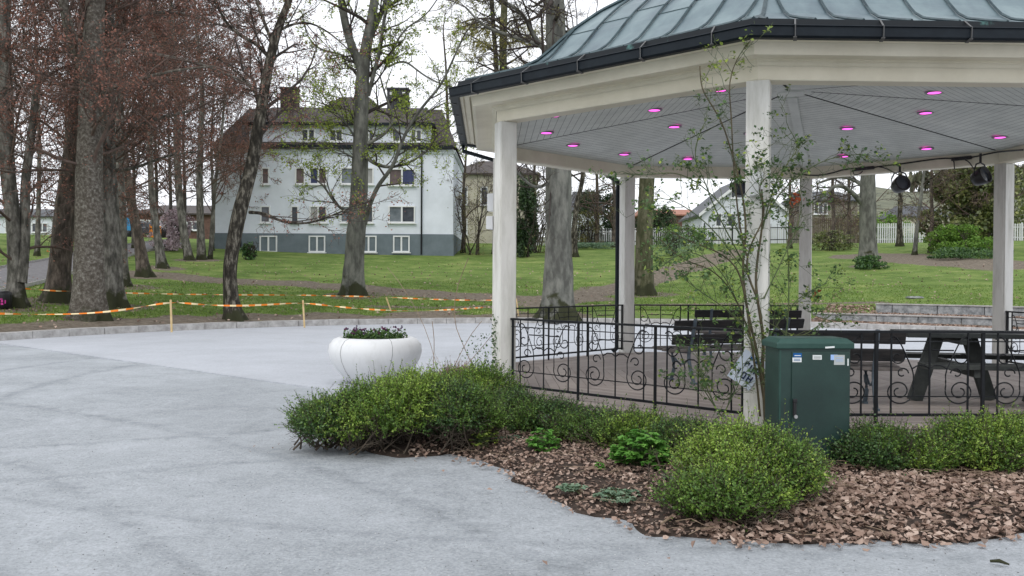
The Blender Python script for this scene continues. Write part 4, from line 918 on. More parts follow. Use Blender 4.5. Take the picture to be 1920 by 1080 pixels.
# bare arching wands behind the bushes
P = []; rr_ = []
e = empty('bare_shrub', (*at(885, 10.9), 0), 'leafless shrub with a few long thin wands left of the bandstand post', 'shrub')
b = MB()
for pts in (((888, 690), (865, 640), (850, 600), (855, 540), (880, 480)), ((820, 690), (800, 620), (770, 560), (742, 520), (725, 500)), ((850, 690), (880, 630), (905, 600)), ((812, 690), (815, 640), (810, 600)), ((870, 690), (905, 650), (925, 625)), ((930, 700), (935, 640), (925, 600), (930, 570)), ((935, 700), (925, 650), (930, 610))):
    d_ = 10.9 if pts[0][0] > 840 else 11.3
    b.tube(smooth([W(x, y, d_+.15*i) for i, (x, y) in enumerate(pts)]), .0045, 4)
b.build('stems', 'twig', e)
C = np.array([W(rng.normal(910, 22), rng.uniform(625, 700), 10.9+rng.normal()*.15) for i in range(160)]+[W(rng.normal(929, 5), rng.uniform(590, 690), 10.35+rng.normal()*.05) for i in range(200)])
v, f = quads(C, rng.uniform(.02, .045, len(C))); mesh('foliage', v, f, 'roseleaf', e)

# ------------------------------------------------------------------ climbing rose on the centre post
DP = 8.0
ro = empty('climbing_rose', (2.3, DP, 0), 'climbing rose with dark woody stems trained up the centre post of the bandstand', 'climbing rose')
stems = [  # (pixel path, start depth, end depth, radius)
 ([(1436, 800), (1433, 740), (1428, 690), (1433, 640), (1425, 590), (1415, 530), (1422, 470), (1432, 410), (1428, 350)], 7.98, 7.98, .020),
 ([(1440, 800), (1428, 720), (1420, 660), (1405, 600), (1395, 545), (1392, 490), (1400, 440), (1395, 380), (1385, 330), (1370, 280), (1355, 230), (1330, 190), (1314, 165), (1312, 120)], 8.0, 7.7, .014),
 ([(1425, 780), (1418, 700), (1408, 640), (1398, 560), (1385, 500), (1345, 470), (1290, 452), (1250, 430)], 7.9, 7.6, .012),
 ([(1432, 720), (1405, 620), (1372, 540), (1330, 500), (1280, 490), (1228, 440)], 7.9, 7.5, .009),
 ([(1430, 700), (1400, 610), (1350, 570), (1310, 545), (1280, 520)], 7.8, 7.4, .007),
 ([(1400, 480), (1385, 420), (1378, 340), (1374, 290), (1371, 210), (1366, 160), (1375, 125), (1388, 100), (1405, 78)], 7.9, 7.65, .009),
 ([(1398, 500), (1360, 430), (1335, 380), (1318, 330), (1300, 300), (1310, 250), (1330, 215)], 7.9, 7.6, .007),
 ([(1400, 470), (1370, 400), (1310, 340), (1260, 320), (1210, 330), (1165, 325)], 7.9, 7.7, .007),
 ([(1405, 520), (1340, 430), (1290, 390), (1250, 370), (1215, 375)], 7.8, 7.5, .006),
 ([(1430, 430), (1448, 350), (1480, 300), (1502, 275), (1475, 235) ], 8.0, 7.9, .006),
 ([(1430, 420), (1460, 360), (1510, 320), (1545, 300), (1590, 290), (1632, 290)], 8.0, 8.2, .007),
 ([(1432, 560), (1470, 480), (1500, 420), (1505, 360), (1480, 330)], 8.0, 8.3, .007),
 ([(1436, 780), (1475, 640), (1480, 560), (1478, 470), (1470, 400), (1495, 340)], 8.0, 8.3, .008),
 ([(1436, 640), (1490, 560), (1530, 540), (1552, 530)], 8.0, 8.3, .005),
 ([(1433, 600), (1500, 640), (1540, 605), (1560, 590)], 8.0, 8.2, .005),
 ([(1420, 560), (1395, 500), (1410, 450), (1440, 400), (1418, 350), (1440, 330)], 7.95, 7.95, .011),
 ([(1345, 770), (1330, 740), (1310, 690), (1312, 650)], 7.7, 7.8, .007), ([(1345, 770), (1300, 700), (1312, 700)], 7.7, 7.8, .006), ([(1360, 770), (1375, 740), (1395, 700), (1390, 660)], 7.7, 7.8, .006),
 ([(1380, 560), (1350, 500), (1300, 470), (1270, 475), (1240, 500)], 7.7, 7.3, .006),
]
b = MB(); P0 = []; D0 = []
for pts, d0, d1, r in stems:
    n = len(pts); Pw = [W(x, y, d0+(d1-d0)*i/(n-1)+rng.normal()*.02) for i, (x, y) in enumerate(pts)]; Pw = smooth(smooth(Pw)); k = len(Pw)
    b.tube(Pw, np.linspace(r, max(r*.35, .003), k), 6, mi=0 if r > .0085 else 1)
    dense = max(4, k//2)
    for i in range(k//5, k-1, max(1, k//(7 if r > .015 else 13))): P0.append(Pw[i]); D0.append(Pw[min(i+1, k-1)]-Pw[i-1])
b.build('stems', ['rosestem', 'rosegreen'], ro, smooth=True)
P0 = np.array(P0); D0 = unit(unit(np.array(D0))+rng.normal(size=(len(P0), 3))*.8)
g = grow(P0, D0, rng.uniform(.10, .40, len(P0)), np.full(len(P0), .0035), 3, wander=.22, up=.04, ratio=.55, nch=(2, 3), rmin=.0016)
v, f, _ = join([(*tubes(P, R2, 3), 0) for P, R2 in g]); mesh('twigs', v, f, 'rosegreen', ro)
ends = np.concatenate([g[2][0][:, 2:].reshape(-1, 3), g[1][0][:, 3:].reshape(-1, 3)]); ends = ends[rng.random(len(ends)) < .11]
C = np.repeat(ends, 4, 0)+rng.normal(size=(len(ends)*4, 3))*.022; v1 = quads(C, rng.uniform(.025, .048, len(C)), np.tile([0, -.3, 1.], (len(C), 1)), .7, .7)
y = C[:, 2] > 3.2; v, f, mi = join([(*v1, 0)]); mesh('foliage', v, f, ['roseleaf', 'roseyoung'], ro, mi=(y | (rng.random(len(C)) < .18)).astype(int))
C = np.array([W(1492+rng.normal()*8, 372+rng.normal()*7, 8.1) for i in range(26)]+[W(1531+rng.normal()*3, 552+rng.normal()*6, 8.2) for i in range(9)]); v, f = quads(C, rng.uniform(.03, .06, len(C))); mesh('dead_leaves', v, f, 'deadl', ro)

# ------------------------------------------------------------------ barrier tape and stakes
def stake(px, pt_, pb, label):
    base = Tt(px[1], pb); d = base[1]; top = W(px[0], pt_, d); b = MB(); b.bar(base-[0, 0, .1], top, .045, .045, up=(0, 1, 0)); return tag(b.build('stake', 'stake', bevel=.004), label, 'stake', 'wooden stakes holding the barrier tape'), top
_, s1 = stake((320, 322), 562, 616, 'wooden stake left of the leaning tree holding the tape')
_, s2 = stake((568, 571), 563, 608, 'wooden stake right of the leaning tree holding the tape')
_, s3 = stake((724, 735), 557, 584, 'slanting thin stake between the grey-trunked maple and the planter')
_, s4 = stake((968, 973), 560, 592, 'slanting stake just right of the left bandstand post')
def tape(pts, label, w_=.05):
    P = smooth(smooth(np.array(pts))); d = np.r_[0, np.cumsum(np.linalg.norm(np.diff(P, axis=0), axis=1))]; n = int(d[-1]/.09); t_ = np.linspace(0, d[-1], n)
    Q = np.stack([np.interp(t_, d, P[:, i]) for i in range(3)], 1); T = unit(np.gradient(Q, axis=0)); up = np.array([0, 0, 1.]); S = unit(np.cross(T, up))
    an = t_*2.2+np.sin(t_*1.3)*1.5; Wd = (up*np.cos(an)[:, None]+S*np.sin(an)[:, None]*.8)*w_/2
    b = MB(); vv = np.stack([Q-Wd, Q+Wd], 1).reshape(-1, 3); b.v = [vv]; b.n = len(vv)
    for i in range(n-1): b.f.append((2*i, 2*i+1, 2*i+3, 2*i+2)); b.m.append(i//2 % 2)
    tag(b.build('barrier_tape', ['tor', 'typ']), label, 'barrier tape', 'orange and white barrier tapes')
def Wd_(px, py, d): return W(px, py, d)
ds1, ds2, ds3, ds4 = s1[1], s2[1], s3[1], s4[1]
tape([Wd_(-60, 586, ds1-3), Wd_(0, 588, ds1-2.2), Wd_(80, 590, ds1-1.6), Wd_(170, 588, ds1-1), Wd_(250, 579, ds1-.5), s1-[0, 0, .04], Wd_(370, 571, ds1+.4), Wd_(440, 574, ds1+1.2), Wd_(510, 571, ds2-.6), s2-[0, 0, .06], Wd_(620, 574, ds2+.4), Wd_(700, 581, ds2+1), Wd_(760, 583, ds2+1.6), Wd_(830, 582, ds2+2), Wd_(925, 575, ds4)], 'twisted orange and white tape running from stake to stake along the kerb', .05)
tape([Wd_(45, 541, 27.5), Wd_(105, 546, 27.8), Wd_(160, 546, 27.5), Wd_(225, 549, 28), Wd_(300, 551, 29), Wd_(430, 553, 30), Wd_(560, 553, 30), Wd_(640, 555, 29.6), Wd_(680, 556, 29), s3+[0, 0, 0], Wd_(800, 561, ds3-.3), Wd_(870, 563, ds4), s4-[0, 0, .05]], 'thinner second line of orange tape farther up the lawn, tied round the trees', .045)
tape([Wd_(88, 470, 29.2), Wd_(105, 474, 28.3), Wd_(125, 476, 28.4)], 'short pale tape tied round the broad leaning beech trunk', .07)

# ------------------------------------------------------------------ trees
def tree(name, label, base, path, cat='tree', bark_='bark_beech', twig='twig_dark', leaf=None, limbs=(), auto=14, t0=.25, t1=1., L=(3.5, 5.5), elev=(-5, 40), lev=4, nch=(6, 5, 4), leafn=1, lp=.6, ls=.05, group='bare spring trees on the lawn', rl=.09, flare=1.25, seed=None, rmin=.0050, up=.03, ext=5, wander=.17, az=None, hang=0, flat=0):
    g0 = Tt(*base) if not isinstance(base, np.ndarray) else base; d = g0[1]
    e = empty(name, g0, label, cat, group)
    P = []; Rr = []
    for q in path:
        x, y, wp = q[:3]; dd = d+(q[3] if len(q) > 3 else 0); P.append(W(x, y, dd)); Rr.append(wp/2/FPX*dd)
    P = np.array(P); Rr = np.array(Rr)
    P[0] = [P[0][0], g0[1], g0[2]-.1]
    top = P[-1]; dr = unit(P[-1]-P[-2]); 
    if ext:
        P = np.vstack([P, top+dr*ext*.4+[0, 0, .3], top+dr*ext*.7+rng.normal(size=3)*.3+[0, 0, .8], top+dr*ext+rng.normal(size=3)*.5+[0, 0, 1.4]]); Rr = np.r_[Rr, Rr[-1]*.75, Rr[-1]*.5, Rr[-1]*.2]
    # resample, add bark irregularity and root flare
    dl = np.r_[0, np.cumsum(np.linalg.norm(np.diff(P, axis=0), axis=1))]; n = max(14, int(dl[-1]/.35)); tt = np.linspace(0, dl[-1], n)
    Q = np.stack([np.interp(tt, dl, P[:, i]) for i in range(3)], 1); Q[1:-1] = (Q[:-2]+Q[1:-1]*2+Q[2:])/4; q_ = np.interp(tt, dl, Rr)
    q_ = q_*(1+(flare-1)*np.exp(-tt/(.22+.3*Rr[0]))); ns = 22; an = np.arange(ns)*2*math.pi/ns; seedp = rng.random(4)*6
    T = unit(np.gradient(Q, axis=0)); A = unit(np.cross(T, [0, 1, .01])); B = np.cross(T, A)
    irr = 1+.05*np.sin(3*an[None]+seedp[0]+tt[:, None]*.6)+.04*np.sin(5*an[None]+seedp[1]-tt[:, None]*.9)+.30*np.exp(-tt[:, None]/.30)*np.sin(5*an[None]+seedp[2])*(flare > 1.05)+rng.normal(size=(n, ns))*.02
    V = Q[:, None]+(q_[:, None]*irr)[..., None]*(A[:, None]*np.cos(an)[None, :, None]+B[:, None]*np.sin(an)[None, :, None])
    i, j = np.meshgrid(np.arange(n-1), np.arange(ns), indexing='ij'); f = np.stack([i*ns+j, i*ns+(j+1) % ns, (i+1)*ns+(j+1) % ns, (i+1)*ns+j], -1).reshape(-1, 4)
    tv = [(V.reshape(-1, 3), f, 0)]
    # hand-placed limbs
    LP = []; 
    for lm in limbs:
        pts = np.array([W(x, y, d+o) for x, y, o in lm[0]]); pts = smooth(smooth(pts)); k = len(pts); rr = np.linspace(lm[1], lm[2], k)
        mb = MB(); mb.tube(pts, rr, 8, cap=False); vv = mb.v[0]; tv.append((vv, np.array(mb.f), 0))
        for i in range(max(1, k//6), k-1, max(1, k//(lm[3] if len(lm) > 3 else 8))): LP.append((pts[i], pts[i+1]-pts[i-1], rr[i]))
        LP.append((pts[-1], pts[-1]-pts[-2], rr[-1]/.62))
    v, f, _ = join(tv); mesh('trunk', v, f, bark_, e, smooth=True)
    parts = []; ends = []
    def add(g, first=0):
        for i, (PP, RR) in enumerate(g):
            parts.append((*tubes(PP, RR, 6 if i+first == 0 else (4 if i+first == 1 else 3)), 0))
        ends.append(g[-1][0]); 
        if len(g) > 1: ends.append(g[-2][0][:, 3:])
    if auto:
        ti = t0+(t1-t0)*(np.arange(auto)+rng.random(auto))/auto; ii = np.clip((ti*(n-1)).astype(int), 0, n-1)
        azs = rng.random(auto)*2*math.pi if az is None else rng.uniform(az[0], az[1], auto); el = np.radians(rng.uniform(elev[0], elev[1], auto))
        D = np.stack([np.cos(azs)*np.cos(el), np.sin(azs)*np.cos(el), np.sin(el)], 1)
        add(grow(Q[ii], D, rng.uniform(L[0], L[1], auto)*(1.15-.5*ti), np.minimum(np.maximum(q_[ii]*.42, .02), rl), lev, nch=nch, wander=wander, up=up-hang, rmin=rmin, flat=flat))
    if LP:
        p = np.array([a[0] for a in LP]); dd = unit(np.array([a[1] for a in LP])); dd = unit(dd+rng.normal(size=dd.shape)*.75); r = np.array([a[2] for a in LP])
        add(grow(p, dd, rng.uniform(.9, 2.2, len(p))*min(1.3, L[1]/4), np.clip(r*.55, rmin, .05), max(lev-1, 2), nch=nch[1:] if isinstance(nch, tuple) else nch, wander=wander, up=up-hang, rmin=rmin), 1)
    parts.append((*tubes(Q[None, 1:-1], np.maximum(q_[None, 1:-1]*.25, .004), 4), 0))
    v, f, mi = join(parts); mats = [twig]
    if leaf:
        E_ = np.concatenate([x.reshape(-1, 3) for x in ends]); E_ = E_[rng.random(len(E_)) < lp]; C = np.repeat(E_, leafn, 0); C = C+rng.normal(size=C.shape)*ls*.8
        v2, f2 = quads(C, rng.uniform(.6, 1.3, len(C))*ls, None, .7); mesh('branches', v, f, twig, e); mesh('foliage', v2, f2, leaf, e)
    else: mesh('branches', v, f, twig, e)
    return e
bee = dict(bark_='bark_beech', twig='twig_red', leaf='beechleaf', ls=.062, lp=.36, leafn=1, L=(2.6, 5.2), elev=(-18, 50), nch=(8, 6, 5), flat=.15, wander=.2, up=.05, rl=.045)
tree('beech_tree', 'massive lichen-spotted beech trunk nearest the kerb on the left', (166, 599), [(166, 599, 62), (168, 520, 56), (169, 430, 50), (168, 300, 46), (171, 170, 42), (176, 60, 36), (180, -30, 32)], bark_='bark_lichen', twig='twig_red', leaf='beechleaf', auto=26, t0=.24, L=(2.8, 5.4), elev=(-15, 45), nch=(8, 6, 5), ls=.062, lp=.45, leafn=1, flat=.15, wander=.2, up=.05, rl=.05, limbs=[([(172, 170, 0), (150, 110, -.5), (128, 55, -1), (118, 0, -1.4), (112, -60, -1.6)], .20, .10), ([(180, 180, 0), (230, 155, -.4), (290, 140, -.8), (350, 128, -1), (408, 124, -1.2)], .07, .02), ([(178, 100, 0), (215, 92, .2), (300, 102, .5), (400, 125, .8), (480, 165, 1)], .08, .02)])
tree('beech_tree', 'tall smooth beech touching the right side of the lichen-spotted trunk', (206, 576), [(206, 576, 54), (206, 520, 42), (204, 420, 37), (200, 300, 33), (198, 160, 34), (197, 40, 30), (196, -40, 26)], auto=20, t0=.15, limbs=[([(205, 290, 0), (230, 262, -.5), (262, 232, -1), (300, 220, -1.4), (370, 205, -1.8)], .10, .03), ([(206, 320, 0), (250, 318, -.4), (320, 288, -1), (370, 285, -1.5)], .07, .02), ([(200, 60, 0), (228, 40, .3), (268, 28, .6), (330, 18, 1), (420, 50, 1.2)], .10, .03)], **bee)
tree('beech_tree', 'broad dark trunk leaning right, wrapped with a pale tape on the left', (106, 566), [(106, 566, 50), (110, 520, 39), (116, 450, 38), (124, 370, 35), (132, 300, 29), (140, 220, 22), (150, 120, 20), (158, 20, 16)], auto=20, t0=.15, **{**bee, 'bark_': 'bark_brown'})
tree('beech_tree', 'pale trunk forking low at the far left edge beside the black bin', (31, 576), [(31, 576, 38), (28, 520, 27), (26, 430, 25), (14, 330, 26), (9, 200, 25), (7, 80, 24), (5, -30, 22)], auto=20, t0=.15, limbs=[([(38, 530, 0), (44, 480, .1), (48, 420, .2), (46, 340, .3), (60, 250, .4), (70, 150, .5)], .20, .10), ([(18, 85, 0), (60, 90, -.2), (100, 95, -.3), (140, 100, -.3)], .05, .02)], **bee)
tree('beech_tree', 'slender straight trunk right of the massive pair', (232, 537), [(232, 537, 25), (230, 480, 18), (228, 400, 17), (224, 300, 15), (224, 180, 13), (230, 60, 10), (234, -20, 8)], auto=18, t0=.18, **bee)
tree('beech_tree', 'reddish trunk leaning left behind the slender one', (271, 519), [(271, 519, 28), (262, 460, 19), (248, 390, 17), (234, 310, 15), (226, 230, 12), (222, 120, 10)], auto=18, t0=.25, **{**bee, 'bark_': 'bark_brown'})
tree('beech_tree', 'thin upright trunk at the end of the dirt path', (305, 503), [(305, 503, 20), (296, 450, 14), (285, 380, 12), (280, 280, 10), (284, 180, 8), (288, 80, 6)], auto=17, t0=.25, **bee)
tree('beech_tree', 'left trunk of the pair standing before the brown brick building', (356, 488), [(356, 488, 17), (345, 440, 14), (336, 370, 13), (331, 280, 12), (332, 180, 9), (326, 90, 7)], auto=18, t0=.22, **bee)
tree('beech_tree', 'right trunk of the pair standing before the brown brick building', (378, 487), [(378, 487, 17), (376, 420, 13), (374, 340, 12), (376, 250, 10), (380, 170, 8), (372, 90, 6)], auto=18, t0=.22, **bee)
tree('beech_tree', 'thin leaning stem overlapping the left corner of the pale apartment house', (394, 486), [(394, 486, 9), (398, 420, 7), (404, 340, 6), (414, 270, 5), (420, 200, 4)], auto=10, t0=.2, **{**bee, 'L': (2.2, 3.6)})
tree('maple_tree', 'crooked dark-barked tree leaning right in front of the apartment house', (441, 600), [(441, 600, 34), (433, 560, 27), (430, 515, 24), (436, 460, 25), (448, 400, 27), (462, 350, 25), (474, 300, 23), (482, 250, 21), (492, 190, 19), (500, 140, 18), (512, 90, 17), (522, 50, 15), (540, 10, 12), (552, -30, 11)], bark_='bark_dark', twig='twig_dark', leaf='beechleaf', auto=14, t0=.34, L=(1.8, 4.0), nch=(6, 5, 4), lp=.36, ls=.062, limbs=[([(468, 398, 0), (500, 400, -.3), (530, 418, -.5), (580, 420, -.7), (620, 405, -.8), (652, 392, -.9)], .055, .02), ([(505, 108, 0), (480, 80, -.3), (440, 62, -.6), (415, 30, -.9), (400, -10, -1)], .07, .03), ([(515, 92, 0), (495, 40, .2), (480, 0, .4), (470, -40, .5)], .06, .03), ([(520, 60, 0), (545, 45, .2), (585, 40, .4), (630, 70, .6), (660, 100, .7)], .05, .015), ([(490, 190, 0), (460, 150, .2), (425, 120, .4), (400, 105, .6)], .05, .02)], elev=(0, 55), ext=4)
tree('maple_tree', 'straight grey-trunked maple with yellow-green young leaves in front of the apartment house', (661, 554), [(661, 554, 46), (665, 500, 37), (669, 430, 35), (673, 350, 31), (675, 280, 28), (677, 210, 26), (679, 160, 26), (682, 118, 22), (690, 70, 19), (700, 20, 17), (706, -30, 15)], bark_='bark_grey', twig='twig_dark', leaf='mapleleaf', auto=16, t0=.34, L=(1.8, 3.8), nch=(6, 5, 4), lp=.5, ls=.09, elev=(0, 60), ext=5, limbs=[([(678, 130, 0), (660, 90, -.2), (648, 50, -.3), (640, 0, -.5), (632, -40, -.6)], .19, .13), ([(688, 85, 0), (704, 50, .3), (720, 15, .5), (732, -30, .7)], .12, .08), ([(684, 420, 0), (694, 380, -.5), (710, 345, -.8), (728, 325, -1), (742, 300, -1.2), (752, 268, -1.3), (770, 230, -1.4), (800, 190, -1.6), (828, 160, -1.7), (850, 110, -1.8), (868, 70, -1.9)], .10, .03, 12), ([(683, 292, 0), (700, 306, -.4), (722, 314, -.6), (748, 312, -.9), (775, 302, -1.1), (802, 283, -1.3)], .09, .03), ([(686, 270, 0), (705, 262, .3), (730, 245, .5), (738, 215, .6), (722, 180, .7), (712, 140, .8)], .08, .03), ([(690, 180, 0), (706, 120, -.2), (716, 70, -.3), (722, 20, -.4), (740, -30, -.5)], .09, .05), ([(668, 120, 0), (640, 100, .3), (600, 95, .5), (575, 70, .6), (565, 20, .7)], .055, .02), ([(655, 400, 0), (630, 385, -.4), (615, 360, -.5), (600, 340, -.7), (570, 325, -.9)], .07, .02), ([(668, 262, 0), (652, 235, -.4), (635, 212, -.7), (612, 196, -.9), (590, 190, -1)], .05, .015, 26), ([(670, 240, 0), (655, 205, .4), (640, 175, .6), (625, 160, .8)], .04, .012, 22), ([(668, 300, 0), (645, 285, -.5), (615, 275, -.8), (580, 278, -1)], .045, .012, 16), ([(735, 240, .5), (760, 255, .4), (790, 262, .3), (830, 270, .2)], .04, .015), ([(760, 240, -1.3), (800, 210, -1), (840, 190, -.8)], .05, .02), ([(722, 130, 0), (742, 80, -.3), (762, 50, -.5), (800, 30, -.8), (825, -10, -1)], .05, .02), ([(728, 125, 0), (760, 110, -.3), (790, 140, -.5), (835, 162, -.8), (880, 170, -1)], .05, .02)])
tree('beech_tree', 'huge smooth grey beech standing close behind the bandstand on the left', (1045, 596), [(1045, 596, 62), (1046, 560, 56), (1047, 500, 52), (1048, 430, 47), (1048, 340, 48), (1046, 240, 42), (1043, 120, 38), (1040, 20, 36), (1040, -40, 32)], bark_='bark_grey', twig='twig_dark', leaf='budleaf', auto=14, t0=.34, L=(3, 5), elev=(-20, 30), nch=(6, 5, 4), lp=.25, ls=.04, flare=1.3, limbs=[([(1035, 110, 0), (1000, 70, -.5), (985, 30, -.8), (960, 10, -1), (920, -10, -1.2)], .10, .04), ([(1025, 90, 0), (985, 75, .3), (950, 65, .5), (905, 50, .8), (870, 10, 1)], .09, .03), ([(1040, 330, 0), (1020, 350, -.3), (1000, 352, -.5), (975, 330, -.7), (968, 318, -.8)], .07, .03), ([(1062, 60, 0), (1090, 45, .3), (1130, 30, .6)], .06, .02)])
tree('oak_tree', 'mossy dark trunk seen through the rear opening right of the downpipe', (1208, 553), [(1208, 553, 40), (1208, 500, 33), (1209, 430, 30), (1212, 340, 28), (1212, 240, 26), (1214, 120, 22)], bark_='bark_moss', leaf='budleaf', auto=12, t0=.3, L=(3, 4.5), elev=(-25, 25), lp=.25, ls=.045)
tree('beech_tree', 'thick pale grey trunk on the lawn seen right of the centre post', (1628, 499), [(1628, 499, 38), (1628, 450, 30), (1627, 400, 29), (1627, 330, 26), (1627, 240, 24), (1628, 120, 20)], bark_='bark_grey', leaf='budleaf', auto=10, t0=.3, L=(4, 6), elev=(-25, 20), lp=.25, ls=.06, limbs=[([(1615, 380, 0), (1590, 352, -.5), (1565, 345, -.8), (1545, 368, -1.2), (1515, 385, -1.5)], .16, .05), ([(1620, 350, 0), (1600, 335, .4), (1570, 330, .8), (1530, 345, 1)], .14, .05)])
tree('ash_tree', 'slim dark trunk behind the left hanging floodlight', (1687, 462), [(1687, 462, 13), (1687, 420, 9), (1688, 370, 8), (1688, 300, 7), (1690, 200, 5)], bark_='bark_dark', auto=10, t0=.3, L=(3, 5), lev=3, nch=(5, 4))
tree('ash_tree', 'slim grey stem leaning right between the floodlights', (1714, 478), [(1714, 478, 9), (1719, 430, 7), (1727, 370, 6), (1733, 320, 5), (1740, 220, 4)], bark_='bark_grey', auto=10, t0=.3, L=(2.5, 4), lev=3, nch=(5, 4))
tree('ash_tree', 'thin dark trunk just right of the huge grey beech, by the white fence', (1077, 482), [(1077, 482, 14), (1076, 430, 10), (1082, 380, 9), (1092, 340, 8), (1098, 240, 7)], bark_='bark_dark', auto=14, t0=.3, L=(4, 6.5), nch=(5, 5, 4), elev=(-15, 30))
tree('willow_tree', 'drooping yellowish birch rising behind the left end of the roof', (945, 478), [(945, 478, 22), (946, 380, 18), (945, 280, 16), (944, 180, 15), (943, 90, 14), (946, 0, 12)], bark_='bark_moss', leaf='willowleaf', auto=30, t0=.5, L=(3, 5.5), elev=(0, 50), nch=(6, 5, 5), lp=.62, ls=.105, hang=.16, leafn=1)
tree('birch_tree', 'dark slender birch left of the drooping yellowish one', (928, 476), [(928, 476, 11), (930, 380, 10), (933, 250, 9), (931, 130, 9), (922, 0, 8)], bark_='bark_dark', leaf='willowleaf', auto=16, t0=.5, L=(2.5, 4.5), elev=(0, 50), nch=(5, 4, 4), lp=.5, ls=.095, hang=.12)
tree('ash_tree', 'thin tree with yellow buds at the right end of the apartment house', (832, 468), [(832, 468, 10), (838, 380, 8), (842, 280, 7), (838, 180, 5)], bark_='bark_brown', leaf='willowleaf', auto=16, t0=.35, L=(2.5, 4.5), lp=.28, ls=.09, nch=(5, 4, 4))
for k_, (x, y, hh, ds_) in enumerate(((318, 468, 330, 'distant bare tree behind the pink-grey shrub'), (345, 466, 300, 'distant bare tree rising above the brown brick building'), (398, 470, 280, 'distant bare tree at the left corner of the pale apartment house'), (250, 466, 340, 'distant bare tree above the light blue banner'), (292, 466, 360, 'distant bare tree above the orange banner'), (125, 464, 330, 'distant bare tree above the white building'))):
    tree('beech_tree', ds_, (x, y), [(x, y, 7), (x+2, y-hh*.3, 6), (x-2, y-hh*.7, 4), (x+2, y-hh, 3)], auto=22, t0=.12, **{**bee, 'L': (5, 9), 'ls': .11, 'elev': (0, 65), 'nch': (7, 5, 4), 'rmin': .011})
for k_, (x, y) in enumerate(((70, 470), (160, 455), (20, 455))):
    tree('beech_tree', ('distant bare tree between the far-left and the leaning trunk', 'distant bare tree behind the massive trunk pair', 'distant bare tree at the extreme left by the road')[k_], (x, y+10), [(x, y+10, 10), (x+2, y-80, 8), (x+4, y-200, 7), (x, y-330, 5)], auto=14, t0=.2, **{**bee, 'L': (4, 7), 'ls': .1})

# multi-stemmed garden shrubs and hedges beyond the lawn
def leafmass(name, label, base, w_, h_, dpt, n, m_, ls, cat='shrub', group=None, stem=True, shape='round', D=None):
    g0 = Tt(*base) if not isinstance(base, np.ndarray) else base; d = g0[1]; sc = d/FPX; rx = w_/2*sc; H_ = h_*sc
    e = empty(name, g0, label, cat, group)
    k = 26; cl = np.stack([rng.uniform(-1, 1, k), rng.uniform(-1, 1, k), rng.uniform(.05, 1, k)], 1)
    if shape == 'cone': f_ = (1-cl[:, 2])*.75+.2
    elif shape == 'box': f_ = np.ones(k)
    else: f_ = np.sqrt(np.clip(1-(cl[:, 2]*1.5-.6)**2, .1, 1))
    cl[:, 0] *= f_; cl[:, 1] *= f_
    ci = rng.integers(0, k, n); sp = rng.normal(size=(n, 3)); sp = unit(sp)*rng.uniform(.4, 1, (n, 1))**.5
    cs = rng.uniform(.22, .42, k); C = cl[ci]*[rx*.8, dpt*.8, H_*.85]+sp*cs[ci][:, None]*np.array([rx, dpt, H_*.5])+g0
    C[:, 2] = np.maximum(C[:, 2], g0[2]+.03)
    v, f = quads(C, rng.uniform(.6, 1.3, n)*ls, None, .7, D=D); mesh('foliage', v, f, m_, e)
    if stem:
        n0 = 7; a = rng.random(n0)*6.28; Dd = np.stack([np.cos(a)*.4, np.sin(a)*.4, np.ones(n0)], 1)
        g = grow(np.tile(g0, (n0, 1))+rng.normal(size=(n0, 3))*[rx*.2, dpt*.2, 0], Dd, np.full(n0, H_*.9), np.full(n0, .05), 3, nch=5, rmin=.012, ratio=.45)
        v, f, _ = join([(*tubes(P, R2, 4), 0) for P, R2 in g]); mesh('stems', v, f, 'twig_dark', e)
    return e
leafmass('holly_tree', 'dense olive-green tree behind the right hanging floodlight', (1820, 470), 170, 185, 2.6, 15000, 'holly', .26, 'tree', None)
leafmass('spring_shrub', 'bright green rounded shrub at the fence on the right', (1795, 478), 120, 58, 2.2, 6500, 'shrubgreen', .13)
leafmass('garden_hedge', 'dark evergreen clump behind the fence left of the rear downpipe', (1128, 455), 110, 110, 2.5, 7000, 'evergreen', .22)
leafmass('garden_hedge', 'dark evergreen behind the mossy trunk', (1232, 452), 90, 75, 2.5, 5000, 'evergreen', .2)
leafmass('garden_hedge', 'dark ivy-covered thicket right of the left bandstand post', (985, 482), 52, 160, 2.0, 7000, 'evergreen', .16)
leafmass('brush_shrub', 'pale brown twiggy thicket left of the huge grey beech', (1008, 474), 60, 130, 2.0, 1800, 'budleaf', .10)
leafmass('green_shrub', 'green leafy shrub over the white fence left of the vine', (1280, 462), 100, 44, 1.6, 4000, 'shrubgreen', .12)
leafmass('brush_shrub', 'leafless brown shrub thicket at the corner of the apartment house', (885, 478), 80, 170, 2.0, 1200, 'budleaf', .09)
leafmass('brush_shrub', 'sparse bare bush in front of the taupe house', (1590, 455), 90, 70, 2., 1800, 'holly', .12)
leafmass('ground_ivy', 'low green cover at the foot of the white fence', (1110, 467), 110, 13, 1.2, 2600, 'bluegreen', .13, 'ivy', stem=False, shape='box')
leafmass('ground_ivy', 'low dark green cover below the bright shrub on the right', (1810, 485), 150, 22, 1.5, 3000, 'boxd', .13, 'ivy', stem=False, shape='box')
leafmass('spring_shrub', 'pink blossoming shrub in front of the brown brick building', (325, 470), 45, 85, 2.5, 3200, 'redbud', .15)
leafmass('spring_shrub', 'small green shrub beside the plinth under the crooked tree', (466, 487), 26, 34, .6, 900, 'boxd', .12)
leafmass('ivy_clump', 'green growth round the base of the thick pale grey trunk', (1632, 505), 75, 26, 1., 1500, 'boxd', .13, 'ivy', stem=False)
leafmass('green_shrub', 'yellow-green tree foliage beyond the fence between trunk and floodlight', (1665, 450), 90, 60, 3., 3000, 'shrubgreen', .2)
